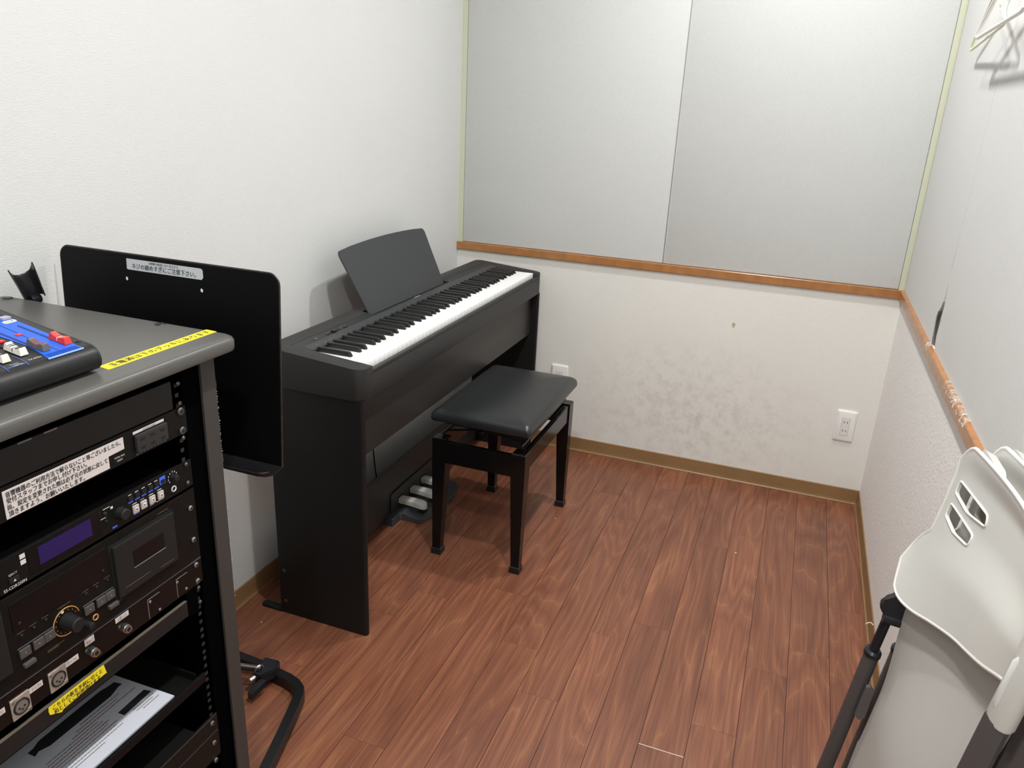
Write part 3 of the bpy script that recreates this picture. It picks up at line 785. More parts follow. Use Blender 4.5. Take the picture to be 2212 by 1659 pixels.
# yellow tape on the tabletop
bm = bmesh.new(); loft(bm, [[(.4385, -2.1470, z), (.4595, -2.1500, z), (.4595, -1.9420, z), (.4385, -1.9405, z)] for z in (ZT-.0002, ZT+.0003)])
tp = finish('yellow_tape', bm, M_yellow, top)
text('主電源は下のデッキにあります', .0145, (.4545, -2.138, ZT+.0003), (0, 1, 0), (-1, 0, 0), M_ink, top, width=.190, off=.0002, bold=.0004)
# scuff on the top
bm = bmesh.new(); loft(bm, [[(.352+.004*math.cos(a), -2.100+.017*math.sin(a), z) for a in [i*math.pi/8 for i in range(16)]] for z in (ZT-.0001, ZT+.0002)])
finish('scuff_mark', bm, mat('dusty_scuff', (.14, .14, .13), .7), top)
EY0, EY1 = -2.5165, -2.033      # equipment ears

# blank drawer panel
t = thing('blank_rack_panel', 'plain black two-unit panel directly under the rack top', 'panel', (XP, -2.27, .899))
finish('face', Bx(XP-.002, -2.4965, .901, XP+.003, -2.058, .944, bev=.001), M_device2, t)
bm = bmesh.new()
for y in (-2.30, -2.265): box(bm, XP+.003, y, .9425, XP+.004, y+.018, .9445)
finish('top_scratches', bm, M_dimprint, t)

# power conditioner
t = thing('power_conditioner', 'black one-unit power strip panel with outlets and a white notice label', 'power strip', (XP, -2.27, .854))
finish('face', Bx(XP-.003, EY0, .855, XP+.002, -2.056, .8985, bev=.001), M_device, t)
finish('ear', Bx(XP-.001, -2.056, .855, XP+.001, EY1, .8985), M_device, t)
finish('chassis', Bx(XP-.20, -2.47, .858, XP-.003, -2.08, .895), M_rackblack, t)
ob = finish('outlet_block', Bx(XP+.002, -2.134, .862, XP+.0075, -2.0765, .888, bev=.0015), mat('outlet_black', (.022, .022, .023), .4), t)
bm = bmesh.new()
for i in range(3):
    yy = -2.124+i*.0185
    for dz in (.8805, .868): box(bm, XP+.0074, yy-.0040, dz-.0016, XP+.0080, yy+.0040, dz+.0016)
finish('outlet_slots', bm, M_hole, ob)
finish('white_strip', Bx(XP+.002, -2.1345, .8895, XP+.0026, -2.078, .8932), M_paper, t)
text('UNSWITCHED', .0032, (XP+.0026, -2.118, .8902), (0, 1, 0), (0, 0, 1), M_ink, t, width=.024)
text('TOTAL MAX', .0040, (XP+.002, -2.170, .8665), (0, 1, 0), (0, 0, 1), M_print, t, width=.0175)
text('1400W', .0040, (XP+.002, -2.166, .8615), (0, 1, 0), (0, 0, 1), M_print, t, width=.0095)
bm = bmesh.new()
for i in range(9): box(bm, XP+.0019, -2.133+i*.0064, .8578, XP+.0023, -2.133+i*.0064+.0045, .8592)
finish('printed_marks', bm, M_dimprint, t)
pl_ = [(-2.3285, .857), (-2.179, .8582), (-2.179, .8752), (-2.152, .8760), (-2.152, .8932), (-2.3285, .8932)]
bm = bmesh.new(); prism(bm, pl_, 'x', XP+.002, XP+.0026); finish('notice_label', bm, M_paper, t)
for ln_, z, wd, y0_ in (('音響機器のご利用方法で解らないこと等ございましたら、', .8845, .168, -2.3255), ('受付スタッフまでお申し付け下さい。', .8765, .112, -2.3255), ('尚、設定を変更された際は必ず元の状態に戻して', .8680, .1440, -2.3255), ('頂きますよう、お願いいたします。', .8597, .106, -2.3255)):
    text(ln_, .0078, (XP+.0026, y0_, z), (0, 1, 0), (0, 0, 1), M_ink, t, width=wd, bold=.00028)

# cd recorder
t = thing('cd_recorder', 'black one-unit disc recorder with a violet display and square buttons', 'recorder', (XP, -2.27, .765))
finish('face', Bx(XP-.003, EY0, .7655, XP+.002, -2.057, .8095, bev=.001), M_device, t)
finish('ear', Bx(XP-.001, -2.057, .7655, XP+.001, EY1, .8095), M_device, t)
finish('chassis', Bx(XP-.22, -2.47, .767, XP-.003, -2.08, .808), M_rackblack, t)
dw = finish('display_window', Bx(XP+.002, -2.313, .7715, XP+.0026, -2.205, .8075), M_glossdev, t)
finish('display', Bx(XP+.0026, -2.2985, .778, XP+.0029, -2.2205, .8030), M_lcd, t)
def knob(y, z, r, h, parent, m=M_device2):
    bm = bmesh.new(); cyl(bm, (XP+.002, y, z), (1, 0, 0), r, h, 26, r2=r*.86, bev=r*.12); return finish('knob', bm, m, parent, smooth=True)
knob(-2.173, .787, .0092, .012, t); knob(-2.073, .7965, .0055, .010, t)
bm = bmesh.new()
for k in range(9):
    a = R(-40+k*32.5); box(bm, XP+.0019, -2.073-.0088*math.cos(a)-.0005, .7965+.0088*math.sin(a)-.0012, XP+.0024, -2.073-.0088*math.cos(a)+.0005, .7965+.0088*math.sin(a)+.0012)
finish('knob_ticks', bm, M_print, t)
for (y, z, r_) in ((-2.197, .798, .003), (-2.1975, .787, .0022)): knob(y, z, r_, .003, t)
bm = bmesh.new(); ringm(bm, (XP+.0025, -2.0735, .7775), (1, 0, 0), .0040, .0011); finish('headphone_socket', bm, M_print, t, smooth=True)
for i, y in enumerate((-2.147, -2.1325, -2.1165, -2.1005)):
    b = finish('transport_button', Bx(XP+.002, y-.0052, .7745, XP+.0050, y+.0052, .7865, bev=.0008), mat('pinkish_silver_button', (.45, .40, .38), .4), t)
    finish('button_center', Bx(XP+.0049, y-.0026, .7778, XP+.0056, y+.0026, .7832, bev=.0003), M_whitecap, b)
    if i == 1:
        bmn = bmesh.new(); prism(bmn, [(y-.0013, .7790), (y+.0015, .7805), (y-.0013, .7820)], 'x', XP+.0056, XP+.0058)
    else:
        bmn = bmesh.new(); box(bmn, XP+.0056, y-.0011, .7794, XP+.0058, y+.0011, .7816)
    finish('button_mark', bmn, M_ink, b)
for y in (-2.153, -2.141, -2.129, -2.1165, -2.105): finish('small_button', Bx(XP+.002, y-.0038, .7972, XP+.0040, y+.0038, .8025, bev=.0005), M_device2, t)
finish('lit_button', Bx(XP+.002, -2.0985, .7945, XP+.0024, -2.0875, .8065), M_bluebtn, t)
finish('small_button', Bx(XP+.0022, -2.0965, .7965, XP+.0042, -2.0895, .8020, bev=.0005), M_device2, t)
bm = bmesh.new()
for y in (-2.153, -2.141, -2.129, -2.1165, -2.105): box(bm, XP+.0019, y-.004, .7928, XP+.0023, y+.004, .7952)
box(bm, XP+.0019, -2.151, .7715, XP+.0023, -2.141, .7742); box(bm, XP+.0019, -2.2135, .8015, XP+.0023, -2.2045, .8045); box(bm, XP+.0019, -2.188, .7695, XP+.0023, -2.180, .7722)
finish('blue_captions', bm, M_bluebtn, t)
bm = bmesh.new()
for y in (-2.153, -2.141, -2.129, -2.1165, -2.105): box(bm, XP+.0019, y-.003, .8045, XP+.0022, y+.003, .8055)
for y in (-2.147, -2.1165, -2.1005): box(bm, XP+.0019, y-.004, .7883, XP+.0022, y+.004, .7893)
box(bm, XP+.0019, -2.1085, .7715, XP+.0022, -2.094, .7725); box(bm, XP+.0019, -2.121, .7715, XP+.0022, -2.113, .7724)
box(bm, XP+.0019, -2.208, .7915, XP+.0022, -2.196, .7925); box(bm, XP+.0019, -2.199, .8040, XP+.0022, -2.188, .8049); box(bm, XP+.0019, -2.187, .7995, XP+.0022, -2.183, .8030)
o = finish('captions', bm, M_print, t); o['kind'] = 'stuff'
text('PLAY', .003, (XP+.002, -2.136, .7880), (0, 1, 0), (0, 0, 1), M_print, t)
text('SS-CDR250N', .0058, (XP+.002, -2.3490, .7675), (0, 1, 0), (0, 0, 1), M_print, t, width=.030, bold=.00012)
text('EJECT', .0038, (XP+.002, -2.3395, .7850), (0, 1, 0), (0, 0, 1), M_print, t, width=.011)
text('▲', .0042, (XP+.0042, -2.3365, .7770), (0, 1, 0), (0, 0, 1), M_print, t)
finish('eject_button', Bx(XP+.002, -2.341, .7750, XP+.0040, -2.328, .7822, bev=.0005), M_device2, t)
finish('disc_tray', Bx(XP+.002, -2.480, .786, XP+.0035, -2.352, .799, bev=.0006), M_device2, t)
bm = bmesh.new()
for zz in (.799, .791): box(bm, XP+.0019, -2.3225, zz, XP+.0023, -2.3155, zz+.006)
finish('disc_logo', bm, M_print, t)
for zz in (.7935,): pass

# cassette deck
t = thing('cassette_deck', 'wide black twin cassette deck with a gold ringed knob', 'cassette deck', (XP, -2.27, .636))
finish('face', Bx(XP-.003, -2.505, .6375, XP+.002, -2.058, .7600, bev=.001), M_device, t)
finish('ear', Bx(XP-.001, -2.058, .6375, XP+.001, EY1, .7600), M_device, t)
finish('chassis', Bx(XP-.25, -2.47, .64, XP-.003, -2.08, .757), M_rackblack, t)
for (ya, yb) in ((-2.1965, -2.0840), (-2.4720, -2.3600)):
    fr_ = finish('door_gap', Bx(XP+.0015, ya-.003, .660, XP+.0022, yb+.003, .7475), M_hole, t)
    dr = finish('cassette_door', Bx(XP+.002, ya, .6625, XP+.0075, yb, .7445, bev=.0015), M_device2, t)
    wn = finish('door_window', Bx(XP+.0074, ya+.031, .698, XP+.0079, yb-.024, .7225), M_glossdev, dr)
    finish('window_line', Bx(XP+.0074, ya+.030, .6955, XP+.0081, yb-.023, .6966), M_dimprint, dr)
finish('display_window', Bx(XP+.0015, -2.3475, .7090, XP+.0030, -2.2050, .7500, bev=.0008), M_glossdev, t)
bm = bmesh.new()
n_ = 26; cx_, cz_ = -2.2775, .6795
arc = [(XP+.0024, cx_+.0195*math.cos(R(a)), cz_+.0195*math.sin(R(a))) for a in [(-10-i*(-300)/n_) for i in range(n_+1)]]
arc = [(XP+.0024, cx_+.0195*math.cos(R(a)), cz_+.0195*math.sin(R(a))) for a in [10+i*(285)/n_ for i in range(n_+1)]]
tube(bm, arc, .0008, 6); finish('gold_ring', bm, M_gold, t, smooth=True)
bm = bmesh.new()
for k in range(11):
    a = R(20+k*26); box(bm, XP+.0019, cx_+.0158*math.cos(a)-.0008, cz_+.0158*math.sin(a)-.001, XP+.0022, cx_+.0158*math.cos(a)+.0008, cz_+.0158*math.sin(a)+.001)
finish('ring_scale', bm, mat('dim_gold', (.16, .09, .04), .5), t)
k_ = knob(cx_, cz_, .0112, .022, t); knob(-2.2515, .657, .0055, .013, t)
bm = bmesh.new(); cyl(bm, (XP+.002, cx_-.004, cz_+.0165), (1, 0, 0), .0021, .0008, 14); finish('indicator_dot', bm, M_print, t)
bm = bmesh.new(); ringm(bm, (XP+.0025, -2.2355, .6570), (1, 0, 0), .0040, .0010); finish('headphone_socket', bm, M_gold, t, smooth=True)
for i, y in enumerate((-2.339, -2.3200, -2.3045, -2.2435, -2.2240, -2.2085)):
    b = finish('transport_key', Bx(XP+.002, y-.0074, .6695, XP+.0050, y+.0074, .6820, bev=.0008), M_charcoal, t)
    bm = bmesh.new(); cyl(bm, (XP+.005, y, .6757), (1, 0, 0), .0009, .0003, 8); finish('key_dot', bm, M_gold, b)
bm = bmesh.new()
for a, b_ in ((-2.347, -2.297), (-2.2515, -2.201)): box(bm, XP+.0019, a, .6838, XP+.0028, b_, .6846)
finish('bright_lines', bm, mat('steel_line', (.25, .26, .28), .3, metal=.7), t)
for y in (-2.339, -2.3220, -2.3050, -2.2440, -2.2270, -2.2090, -2.3385, -2.2140): 
    z = .7005 if y not in (-2.3385, -2.2140) else .7185
    bm = bmesh.new(); cyl(bm, (XP+.002, y, z), (1, 0, 0), .0021, .0022, 12, bev=.0006); finish('round_button', bm, M_device2, t, smooth=True)
bm = bmesh.new()
for y in (-2.339, -2.3220, -2.3050, -2.2440, -2.2270, -2.2090): box(bm, XP+.0019, y-.005, .7045, XP+.0022, y+.005, .7052)
for y0_, y1_, z in ((-2.31, -2.285, .6545), (-2.31, -2.293, .6525), (-2.12, -2.094, .6685), (-2.118, -2.10, .6665), (-2.205, -2.19, .6565), (-2.185, -2.14, .6735), (-2.287, -2.268, .7035), (-2.11, -2.088, .7515)): box(bm, XP+.0019 if z < .6680 or z > .70 else XP+.0074, y0_, z, XP+.0022 if z < .668 or z > .70 else XP+.0077, y1_, z+.0008)
o = finish('captions', bm, mat('dim_gold2', (.12, .08, .04), .5), t); o['kind'] = 'stuff'
for y in (-2.337, -2.207): finish('lever_key', Bx(XP+.002, y-.008, .6555, XP+.0075, y+.008, .6615, bev=.0012), M_charcoal, t)

# patch panel
t = thing('patch_panel', 'black one-unit socket panel with silver microphone sockets and white tags', 'patch panel', (XP, -2.27, .591))
finish('face', Bx(XP-.002, EY0, .5915, XP+.001, EY1, .6350, bev=.0007), M_lacquer, t)
finish('edge_glint', Bx(XP-.002, EY0, .6346, XP+.0013, EY1, .6354), mat('painted_glint', (.2, .21, .24), .3, metal=.6), t)  # pale strip painted as the glint along the panel's top edge
for y in (-2.409, -2.3565, -2.3030):
    c = finish('microphone_socket', Bx(XP+.001, y-.0130, .5915, XP+.0030, y+.0130, .6225, bev=.0012), mat('satin_nickel', (.50, .47, .42), .38, metal=.6), t)
    bm = bmesh.new(); ringm(bm, (XP+.0032, y, .6065), (1, 0, 0), .0098, .0013, 22, 6); finish('socket_ring', bm, M_softblack, c, smooth=True)
    bm = bmesh.new(); cyl(bm, (XP+.0028, y, .6065), (1, 0, 0), .0085, .0010, 22); finish('socket_core', bm, mat('nickel_dark', (.25, .24, .22), .4, metal=.5), c)
    bm = bmesh.new()
    for ddy, ddz in ((-.0035, -.001), (.0035, -.001), (0, -.0045)): cyl(bm, (XP+.0038, y+ddy, .6065+ddz), (1, 0, 0), .0014, .0004, 10)
    finish('pin_holes', bm, M_hole, c)
    for ddy, ddz in ((-.0098, .0122), (.0098, -.0122)):
        bm = bmesh.new(); cyl(bm, (XP+.003, y+ddy, .6065+ddz), (1, 0, 0), .0022, .0009, 12); finish('socket_screw', bm, M_metal, c)
    finish('push_tab', Bx(XP+.003, y-.0055, .6175, XP+.0036, y+.0055, .6215), mat('nickel_brown', (.32, .22, .18), .45), c)
for y in (-2.2470, -2.1910):
    bm = bmesh.new(); cyl(bm, (XP+.001, y, .6075), (1, 0, 0), .0072, .004, 6); j = finish('jack_socket', bm, M_metal, t)
    bm = bmesh.new(); cyl(bm, (XP+.005, y, .6075), (1, 0, 0), .0056, .0035, 18); finish('jack_barrel', bm, M_metal, j, smooth=True)
    bm = bmesh.new(); cyl(bm, (XP+.0084, y, .6075), (1, 0, 0), .0034, .0003, 16); finish('jack_hole', bm, M_hole, j)
    for ddy, ddz in ((-.0098, .0085), (.0098, -.0095)):
        bm = bmesh.new(); cyl(bm, (XP+.001, y+ddy, .6075+ddz), (1, 0, 0), .0026, .0015, 12, bev=.0005); finish('jack_screw', bm, M_dmetal, t, smooth=True)
for (ya, yb) in ((-2.147, -2.092), (-2.089, -2.062)):
    bm = bmesh.new()
    box(bm, XP+.001, ya, .5935, XP+.0018, ya+.0008, .6262); box(bm, XP+.001, ya, .6255, XP+.0018, min(yb, ya+.024), .6262)
    bl = finish('blank_plate', bm, M_dimprint, t)
for y, z in ((-2.142, .6205), (-2.126, .5965), (-2.087, .6205), (-2.070, .5985)):
    bm = bmesh.new(); cyl(bm, (XP+.001, y, z), (1, 0, 0), .0024, .0014, 12, bev=.0005); finish('plate_screw', bm, M_metal, t, smooth=True)
for tx, ya, yb, z0, z1 in (('マイク2', -2.394, -2.3755, .6125, .6205), ('マイク3', -2.3425, -2.3235, .6125, .6205), ('マイク4', -2.2895, -2.2690, .6125, .6210), ('REC', -2.2570, -2.2415, .6225, .6330), ('上面入力', -2.2050, -2.1815, .6245, .6325)):
    finish('white_tag', Bx(XP+.001, ya, z0, XP+.0013, yb, z1), M_paper, t)
    text(tx, .0062 if tx != 'REC' else .0068, (XP+.0013, ya+.003, z0+.0018), (0, 1, 0), (0, 0, 1), M_dimprint, t, width=(yb-ya)*.68)

# pull-out shelf board with yellow tag
t = thing('sliding_shelf', 'black pull-out shelf board with a yellow instruction tag', 'shelf', (XP, -2.27, .548))
finish('board', Bx(.10, -2.50, .5475, XP-.004, -2.070, .5740), M_rackblack, t)
fc = finish('front_edge', Bx(XP-.004, -2.50, .5475, XP+.001, -2.0715, .5755, bev=.0008), M_device2, t)
finish('edge_glint', Bx(XP-.004, -2.50, .5750, XP+.0013, -2.0715, .5757), mat('painted_glint2', (.24, .21, .16), .35, metal=.6), t)  # highlight on the shelf's upper front edge, put in as a lighter strip
finish('groove', Bx(XP+.0008, -2.50, .5560, XP+.0014, -2.0715, .5568), M_hole, t)
finish('end_plug', Bx(XP-.004, -2.0710, .5440, XP+.001, -2.0480, .5900), M_rackblack, t)
bm = bmesh.new(); yp = [(-2.3235, .5685), (-2.3225, .5745), (-2.2345, .5760), (-2.2315, .5600), (-2.2340, .5605), (-2.3035, .5560), (-2.3060, .5535), (-2.3225, .5625)]
prism(bm, [(a, b) for a, b in yp], 'x', XP+.0014, XP+.0018); finish('yellow_tag', bm, M_yellow, t)
text('こちらの板を手前に引くと', .0080, (XP+.0018, -2.3175, .5667), (0, 1, 0), (0, 0, 1), M_ink, t, width=.079, bold=.0003)
text('机としてご利用頂けます。', .0080, (XP+.0018, -2.3165, .5585), (0, 1, 0), (0, 0, 1), M_ink, t, width=.077, bold=.0003)

# lower tray with laminated card
t = thing('rack_tray', 'black open metal tray in the lower half of the rack', 'tray', (.35, -2.27, .401))
finish('tray_floor', Bx(.10, EY0+.02, .4085, .462, -2.062, .4115), M_device, t)
finish('tray_front', Bx(.462, EY0, .400, .468, -2.048, .4165, bev=.0012), mat('tray_black', (.006, .006, .0065), .4, spec=.12), t)
finish('tray_side', Bx(.10, -2.066, .400, .462, -2.0635, .425), M_device, t)
t = thing('instruction_card', 'laminated white instruction card lying on the rack tray', 'card', (.40, -2.2, .412))
bm = bmesh.new(); zc = .4150
cq = [(.458, -2.109), (.334, -2.111), (.334, -2.408), (.458, -2.406)]
loft(bm, [[(x, y, .4117) for x, y in cq], [(x, y, zc) for x, y in cq]])
cd = finish('card_sheet', bm, M_lamin, t)
def cardpt(u, v_): return None
def cq_poly(pts, m, nm, dz=.0003):
    bm = bmesh.new(); loft(bm, [[(x, y, zc-.0001) for x, y in pts], [(x, y, zc+dz) for x, y in pts]]); return finish(nm, bm, m, t)
cq_poly([(.3465, -2.124), (.3615, -2.122), (.3615, -2.130), (.3675, -2.150), (.3675, -2.262), (.3615, -2.276), (.3655, -2.285), (.3505, -2.285), (.3505, -2.276), (.3445, -2.262), (.3430, -2.150), (.3465, -2.132)], M_ink, 'printed_device')
cq_poly([(.404, -2.118), (.417, -2.116), (.419, -2.173), (.406, -2.173)], M_ink, 'printed_device')
bm = bmesh.new(); bmr_ = bmesh.new()
random.seed(5)
rows = [(.3735, -2.215, -2.140), (.3800, -2.228, -2.150), (.3860, -2.240, -2.120), (.3920, -2.290, -2.200), (.3980, -2.292, -2.195), (.4040, -2.292, -2.190), (.4100, -2.294, -2.196), (.4160, -2.290, -2.185), (.4220, -2.296, -2.192), (.4285, -2.290, -2.186), (.4345, -2.296, -2.225), (.4225, -2.160, -2.118), (.4280, -2.158, -2.125), (.4335, -2.150, -2.118)]
for i, (x, a, b) in enumerate(rows):
    tgt = bmr_ if i in (2, 5) else bm
    y = a
    while y < b:
        l_ = random.uniform(.002, .006); box(tgt, x, y, zc-.0001, x+.0016, min(y+l_, b), zc+.0003); y += l_+.0009
for o in (finish('printed_lines', bm, M_dimprint, t), finish('red_printed_lines', bmr_, M_inkred, t)): o['kind'] = 'stuff'

# low unit at the very bottom
t = thing('lower_rack_panel', 'black blank panel at the bottom of the rack under the tray', 'panel', (XP, -2.27, .225))
finish('face', Bx(XP-.003, EY0, .2300, XP+.001, EY1, .3200, bev=.001), M_device, t)
finish('step', Bx(XP-.20, EY0+.02, .2350, XP-.003, -2.08, .3150), M_device, t)
bm = bmesh.new()
for z in (.318, .2845): box(bm, XP+.0008, EY0, z, XP+.0016, EY1-.002, z+.0010)
finish('ridge', bm, mat('dull_edge', (.07, .07, .075), .4, metal=.4), t)

# ================================================================== MIXER
MYR = -2.160; MYL = -2.468
def mz(x): return 1.025+.165*(.445-x)
mix = thing('mixing_console', 'compact black and blue audio mixer with sliding faders on the rack top', 'mixer', (.30, -2.31, ZT))
prof = [(.150, .9905), (.448, .9905), (.4555, .993), (.4610, .999), (.4625, 1.0065), (.4605, 1.0145), (.4555, 1.0205), (.4480, 1.0245), (.445, mz(.445)), (.165, mz(.165)), (.155, 1.068), (.150, 1.060)]
bm = bmesh.new(); loft(bm, [[(x, MYL, z) for x, z in prof], [(x, MYR-.004, z) for x, z in prof]]); finish('body', bm, mat('mixer_black', (.010, .010, .011), .38, spec=.4), mix, smooth=True)
bm = bmesh.new(); cxp, czp = .31, 1.02
loft(bm, [[(x, MYR-.0035, z) for x, z in prof], [(x, MYR-.0005, z) for x, z in prof], [(cxp+(x-cxp)*.985, MYR+.001, czp+(z-czp)*.95) for x, z in prof]])
finish('end_cap', bm, mat('mixer_cap', (.012, .012, .013), .42), mix, smooth=True)
for x in (.18, .43):
    bm = bmesh.new(); cyl(bm, (x, -2.19, ZT), (0, 0, 1), .007, .0035, 12); finish('rubber_foot', bm, M_softblack, mix)
def onmix(poly, m, nm, h=.0006, base=-.0004):
    bm = bmesh.new(); loft(bm, [[(x, y, mz(x)+base) for x, y in poly], [(x, y, mz(x)+h) for x, y in poly]]); return finish(nm, bm, m, mix)
onmix([(.446, -2.1755), (.446, -2.1795), (.446, -2.1755)][:0] or [(.452, -2.1765), (.300, -2.1725), (.300, -2.2270), (.400, -2.2190), (.4190, -2.2200), (.440, -2.2245), (.452, -2.2275)], M_blue, 'blue_face')
bm = bmesh.new()
xe = [(.452, mz(.452)-.0012), (.4575, mz(.4575)-.0040)]
onmix([(.440, -2.1780), (.330, -2.2250), (.330, -2.2250)][:0] or [(.3995, -2.2020), (.3995, -2.2028), (.330, -2.1985), (.330, -2.1977)], M_bluedark, 'divider', .0009)
onmix([(.452, -2.2028), (.452, -2.2020), (.3995, -2.2020), (.3995, -2.2028)], M_bluedark, 'divider', .0009)
bm = bmesh.new()
for i in range(7):
    x = .4405+i*.0017; loft(bm, [[(x, -2.2235+i*-.0002, mz(x)+z), (x+.0006, -2.2235, mz(x)+z), (x+.0006, -2.1785, mz(x)+z), (x, -2.1785, mz(x)+z)] for z in (.0004, .0009)])
finish('blue_stripes', bm, mat('mid_blue', (.004, .045, .30), .45), mix)
onmix([(.4522, -2.2275), (.4512, -2.2275), (.4512, -2.1765), (.4522, -2.1765)], M_bluelite, 'pale_edge_line', .0012)
for y, a, b in ((-2.1840, .350, .420), (-2.2155, .330, .420), (-2.2420, .340, .420), (-2.2680, .340, .420)):
    onmix([(b, y-.0015), (b, y+.0015), (a, y+.0015), (a, y-.0015)], M_bluedark if y > -2.23 else M_hole, 'fader_slot', .0010)
def fader(x, y, m, ml, nm='fader_cap', lw=M_print):
    bm = bmesh.new()
    L2, W2 = .0140, .0054
    zs = [(-L2, .0080), (-L2+.0018, .0088), (-.0095, .0076), (-.006, .0062), (-.003, .0055), (0, .0053), (.003, .0055), (.006, .0062), (.0095, .0076), (L2-.0018, .0088), (L2, .0080)]
    rings = []
    z0 = mz(x)+.0012
    for s, h in zs:
        ss = s*(.93 if abs(s) > .01 else 1)
        base = s*1.0
        rings.append([(x+s*1.0, y-W2, z0-.165*s), (x+s*1.0, y+W2, z0-.165*s), (x+ss*.93, y+W2*.80, z0-.165*s+h), (x+ss*.93, y-W2*.80, z0-.165*s+h)])
    loft(bm, rings); f = finish(nm, bm, m, mix)
    bm = bmesh.new()
    loft(bm, [[(x+a, y-W2*.98, z0+.0002), (x+a, y+W2*.98, z0+.0002), (x+a, y+W2*.84, z0+.0056), (x+a, y-W2*.84, z0+.0056)] for a in (-.0006, .0006)]); finish('cap_line', bm, ml, f)
    for k in (-1, 1):
        for i in range(3):
            s = k*(.0045+.0024*i); hh = .0054+.00055*(i+.5)+.0006
            bm = bmesh.new(); box(bm, x+s-.0003, y-W2*.78, z0-.165*s+hh-.0008, x+s+.0003, y+W2*.78, z0-.165*s+hh+.0006); finish('grip_ridge', bm, ml if m != M_red else mat('light_red', (.75, .2, .16), .5), f)
    return f
fader(.4190, -2.1815, M_red, M_print); fader(.4195, -2.2135, M_greycap, mat('cap_red_line', (.35, .08, .08), .5)); fader(.4145, -2.2400, M_whitecap, M_ink); fader(.4185, -2.2665, M_whitecap, M_ink)
for k in range(6):
    yk = -2.2930-.0262*k
    onmix([(.420, yk-.0014), (.420, yk+.0014), (.340, yk+.0014), (.340, yk-.0014)], M_hole, 'fader_slot', .0010)
    fader(.414-.004*(k % 3), yk, M_whitecap, M_ink)
for k in range(10):
    yk = -2.181-.0293*k
    for r_, x in enumerate((.190, .215, .240, .265, .288)):
        bm = bmesh.new(); cyl(bm, (x, yk, mz(x)-.0004), (0, 0, 1), .0058, .0105, 14, r2=.0046, bev=.0008)
        finish('rotary_knob', bm, (M_whitecap, M_greycap, M_greycap, M_blue, M_whitecap)[r_], mix, smooth=True)
for x, y in ((.3745, -2.2035), (.3790, -2.2310), (.379, -2.2570)):
    bm = bmesh.new(); box(bm, x-.0035, y-.0035, mz(x)-.0005, x+.0035, y+.0035, mz(x)+.0020, bev=.0008); finish('channel_button', bm, M_red, mix)
for x, y in ((.322, -2.1800), (.322, -2.209)):
    bm = bmesh.new(); box(bm, x-.005, y-.006, mz(x)-.0005, x+.005, y+.006, mz(x)+.0035, bev=.001); finish('grey_button', bm, mat('lilac_grey', (.35, .34, .40), .4), mix)
pp = rrect(.3298, -2.1912, .3374, -2.1735, .003, 4); onmix(pp, M_print, 'white_pill', .0012)
bm = bmesh.new()
for y in (-2.1865, -2.183, -2.179): cyl(bm, (.3336, y, mz(.3336)+.0012), (0, 0, 1), .0008 if y < -2.18 else .0013, .0003, 10)
finish('pill_dots', bm, M_ink, mix)
bm = bmesh.new(); cyl(bm, (.4305, -2.1660, mz(.4305)-.0004), (0, 0, 1), .0034, .0012, 16); s_ = finish('panel_screw', bm, M_dmetal, mix, smooth=True)
bm = bmesh.new(); cyl(bm, (.4305, -2.1660, mz(.4305)+.0008), (0, 0, 1), .0016, .0003, 6); finish('screw_socket', bm, M_hole, s_)
up_m = (-1, 0, .165)
text('FX RTN', .0048, (.4430, -2.2455, mz(.4430)), (0, 1, 0), up_m, M_print, mix, width=.0165, off=.0008)
text('11/12', .0044, (.4420, -2.2690, mz(.4420)), (0, 1, 0), up_m, M_print, mix, width=.0105, off=.0008)
text('USB IN', .0038, (.4475, -2.2700, mz(.4475)), (0, 1, 0), up_m, M_print, mix, width=.0125, off=.0018)
bm = bmesh.new()
for ys in (-2.2500, -2.2765):
    ptsl = [(.4200, ys), (.432, ys), (.442, ys-.0012), (.452, ys-.0040)]
    for (xa_, ya_), (xb_, yb_) in zip(ptsl, ptsl[1:]):
        loft(bm, [[(xa_, ya_, mz(xa_)+z), (xa_, ya_+.0006, mz(xa_)+z), (xb_, yb_+.0006, mz(xb_)+z), (xb_, yb_, mz(xb_)+z)] for z in (.0001, .0006)])
box(bm, .4450, -2.2760, mz(.445), .4455, -2.2520, mz(.445)+.0008)
finish('blue_outline', bm, mat('outline_blue', (.10, .16, .55), .5), mix)
onmix([(.300, -2.1715), (.2995, -2.1715), (.2995, -2.30), (.300, -2.30)], M_bluelite, 'upper_line', .0008)
onmix([(.318, -2.168), (.305, -2.168), (.305, -2.20), (.318, -2.20)][:0] or [(.312, -2.1730), (.300, -2.1725), (.300, -2.2270), (.312, -2.2250)], mat('mixer_black', (0, 0, 0)), 'dark_band', .0009)

# ================================================================== MICROPHONE STAND
mc = thing('microphone_stand', 'black microphone stand with an empty clip between rack and left wall', 'microphone stand', (.055, -1.925, 0))
bm = bmesh.new(); cyl(bm, (.055, -1.915, 0), (0, 0, 1), .040, .012, 28, r2=.036, bev=.003); finish('base', bm, M_blackpaint, mc, smooth=True)
bm = bmesh.new(); tube(bm, [(.055, -1.915, .01), (.055, -1.922, .95), (.055, -1.926, .985)], .008, 12); finish('pole', bm, M_blackpaint, mc, smooth=True)
bm = bmesh.new(); cyl(bm, (.055, -1.935, .985), (0, 1, 0), .008, .018, 16); finish('swivel_joint', bm, M_softblack, mc, smooth=True)
bm = bmesh.new()
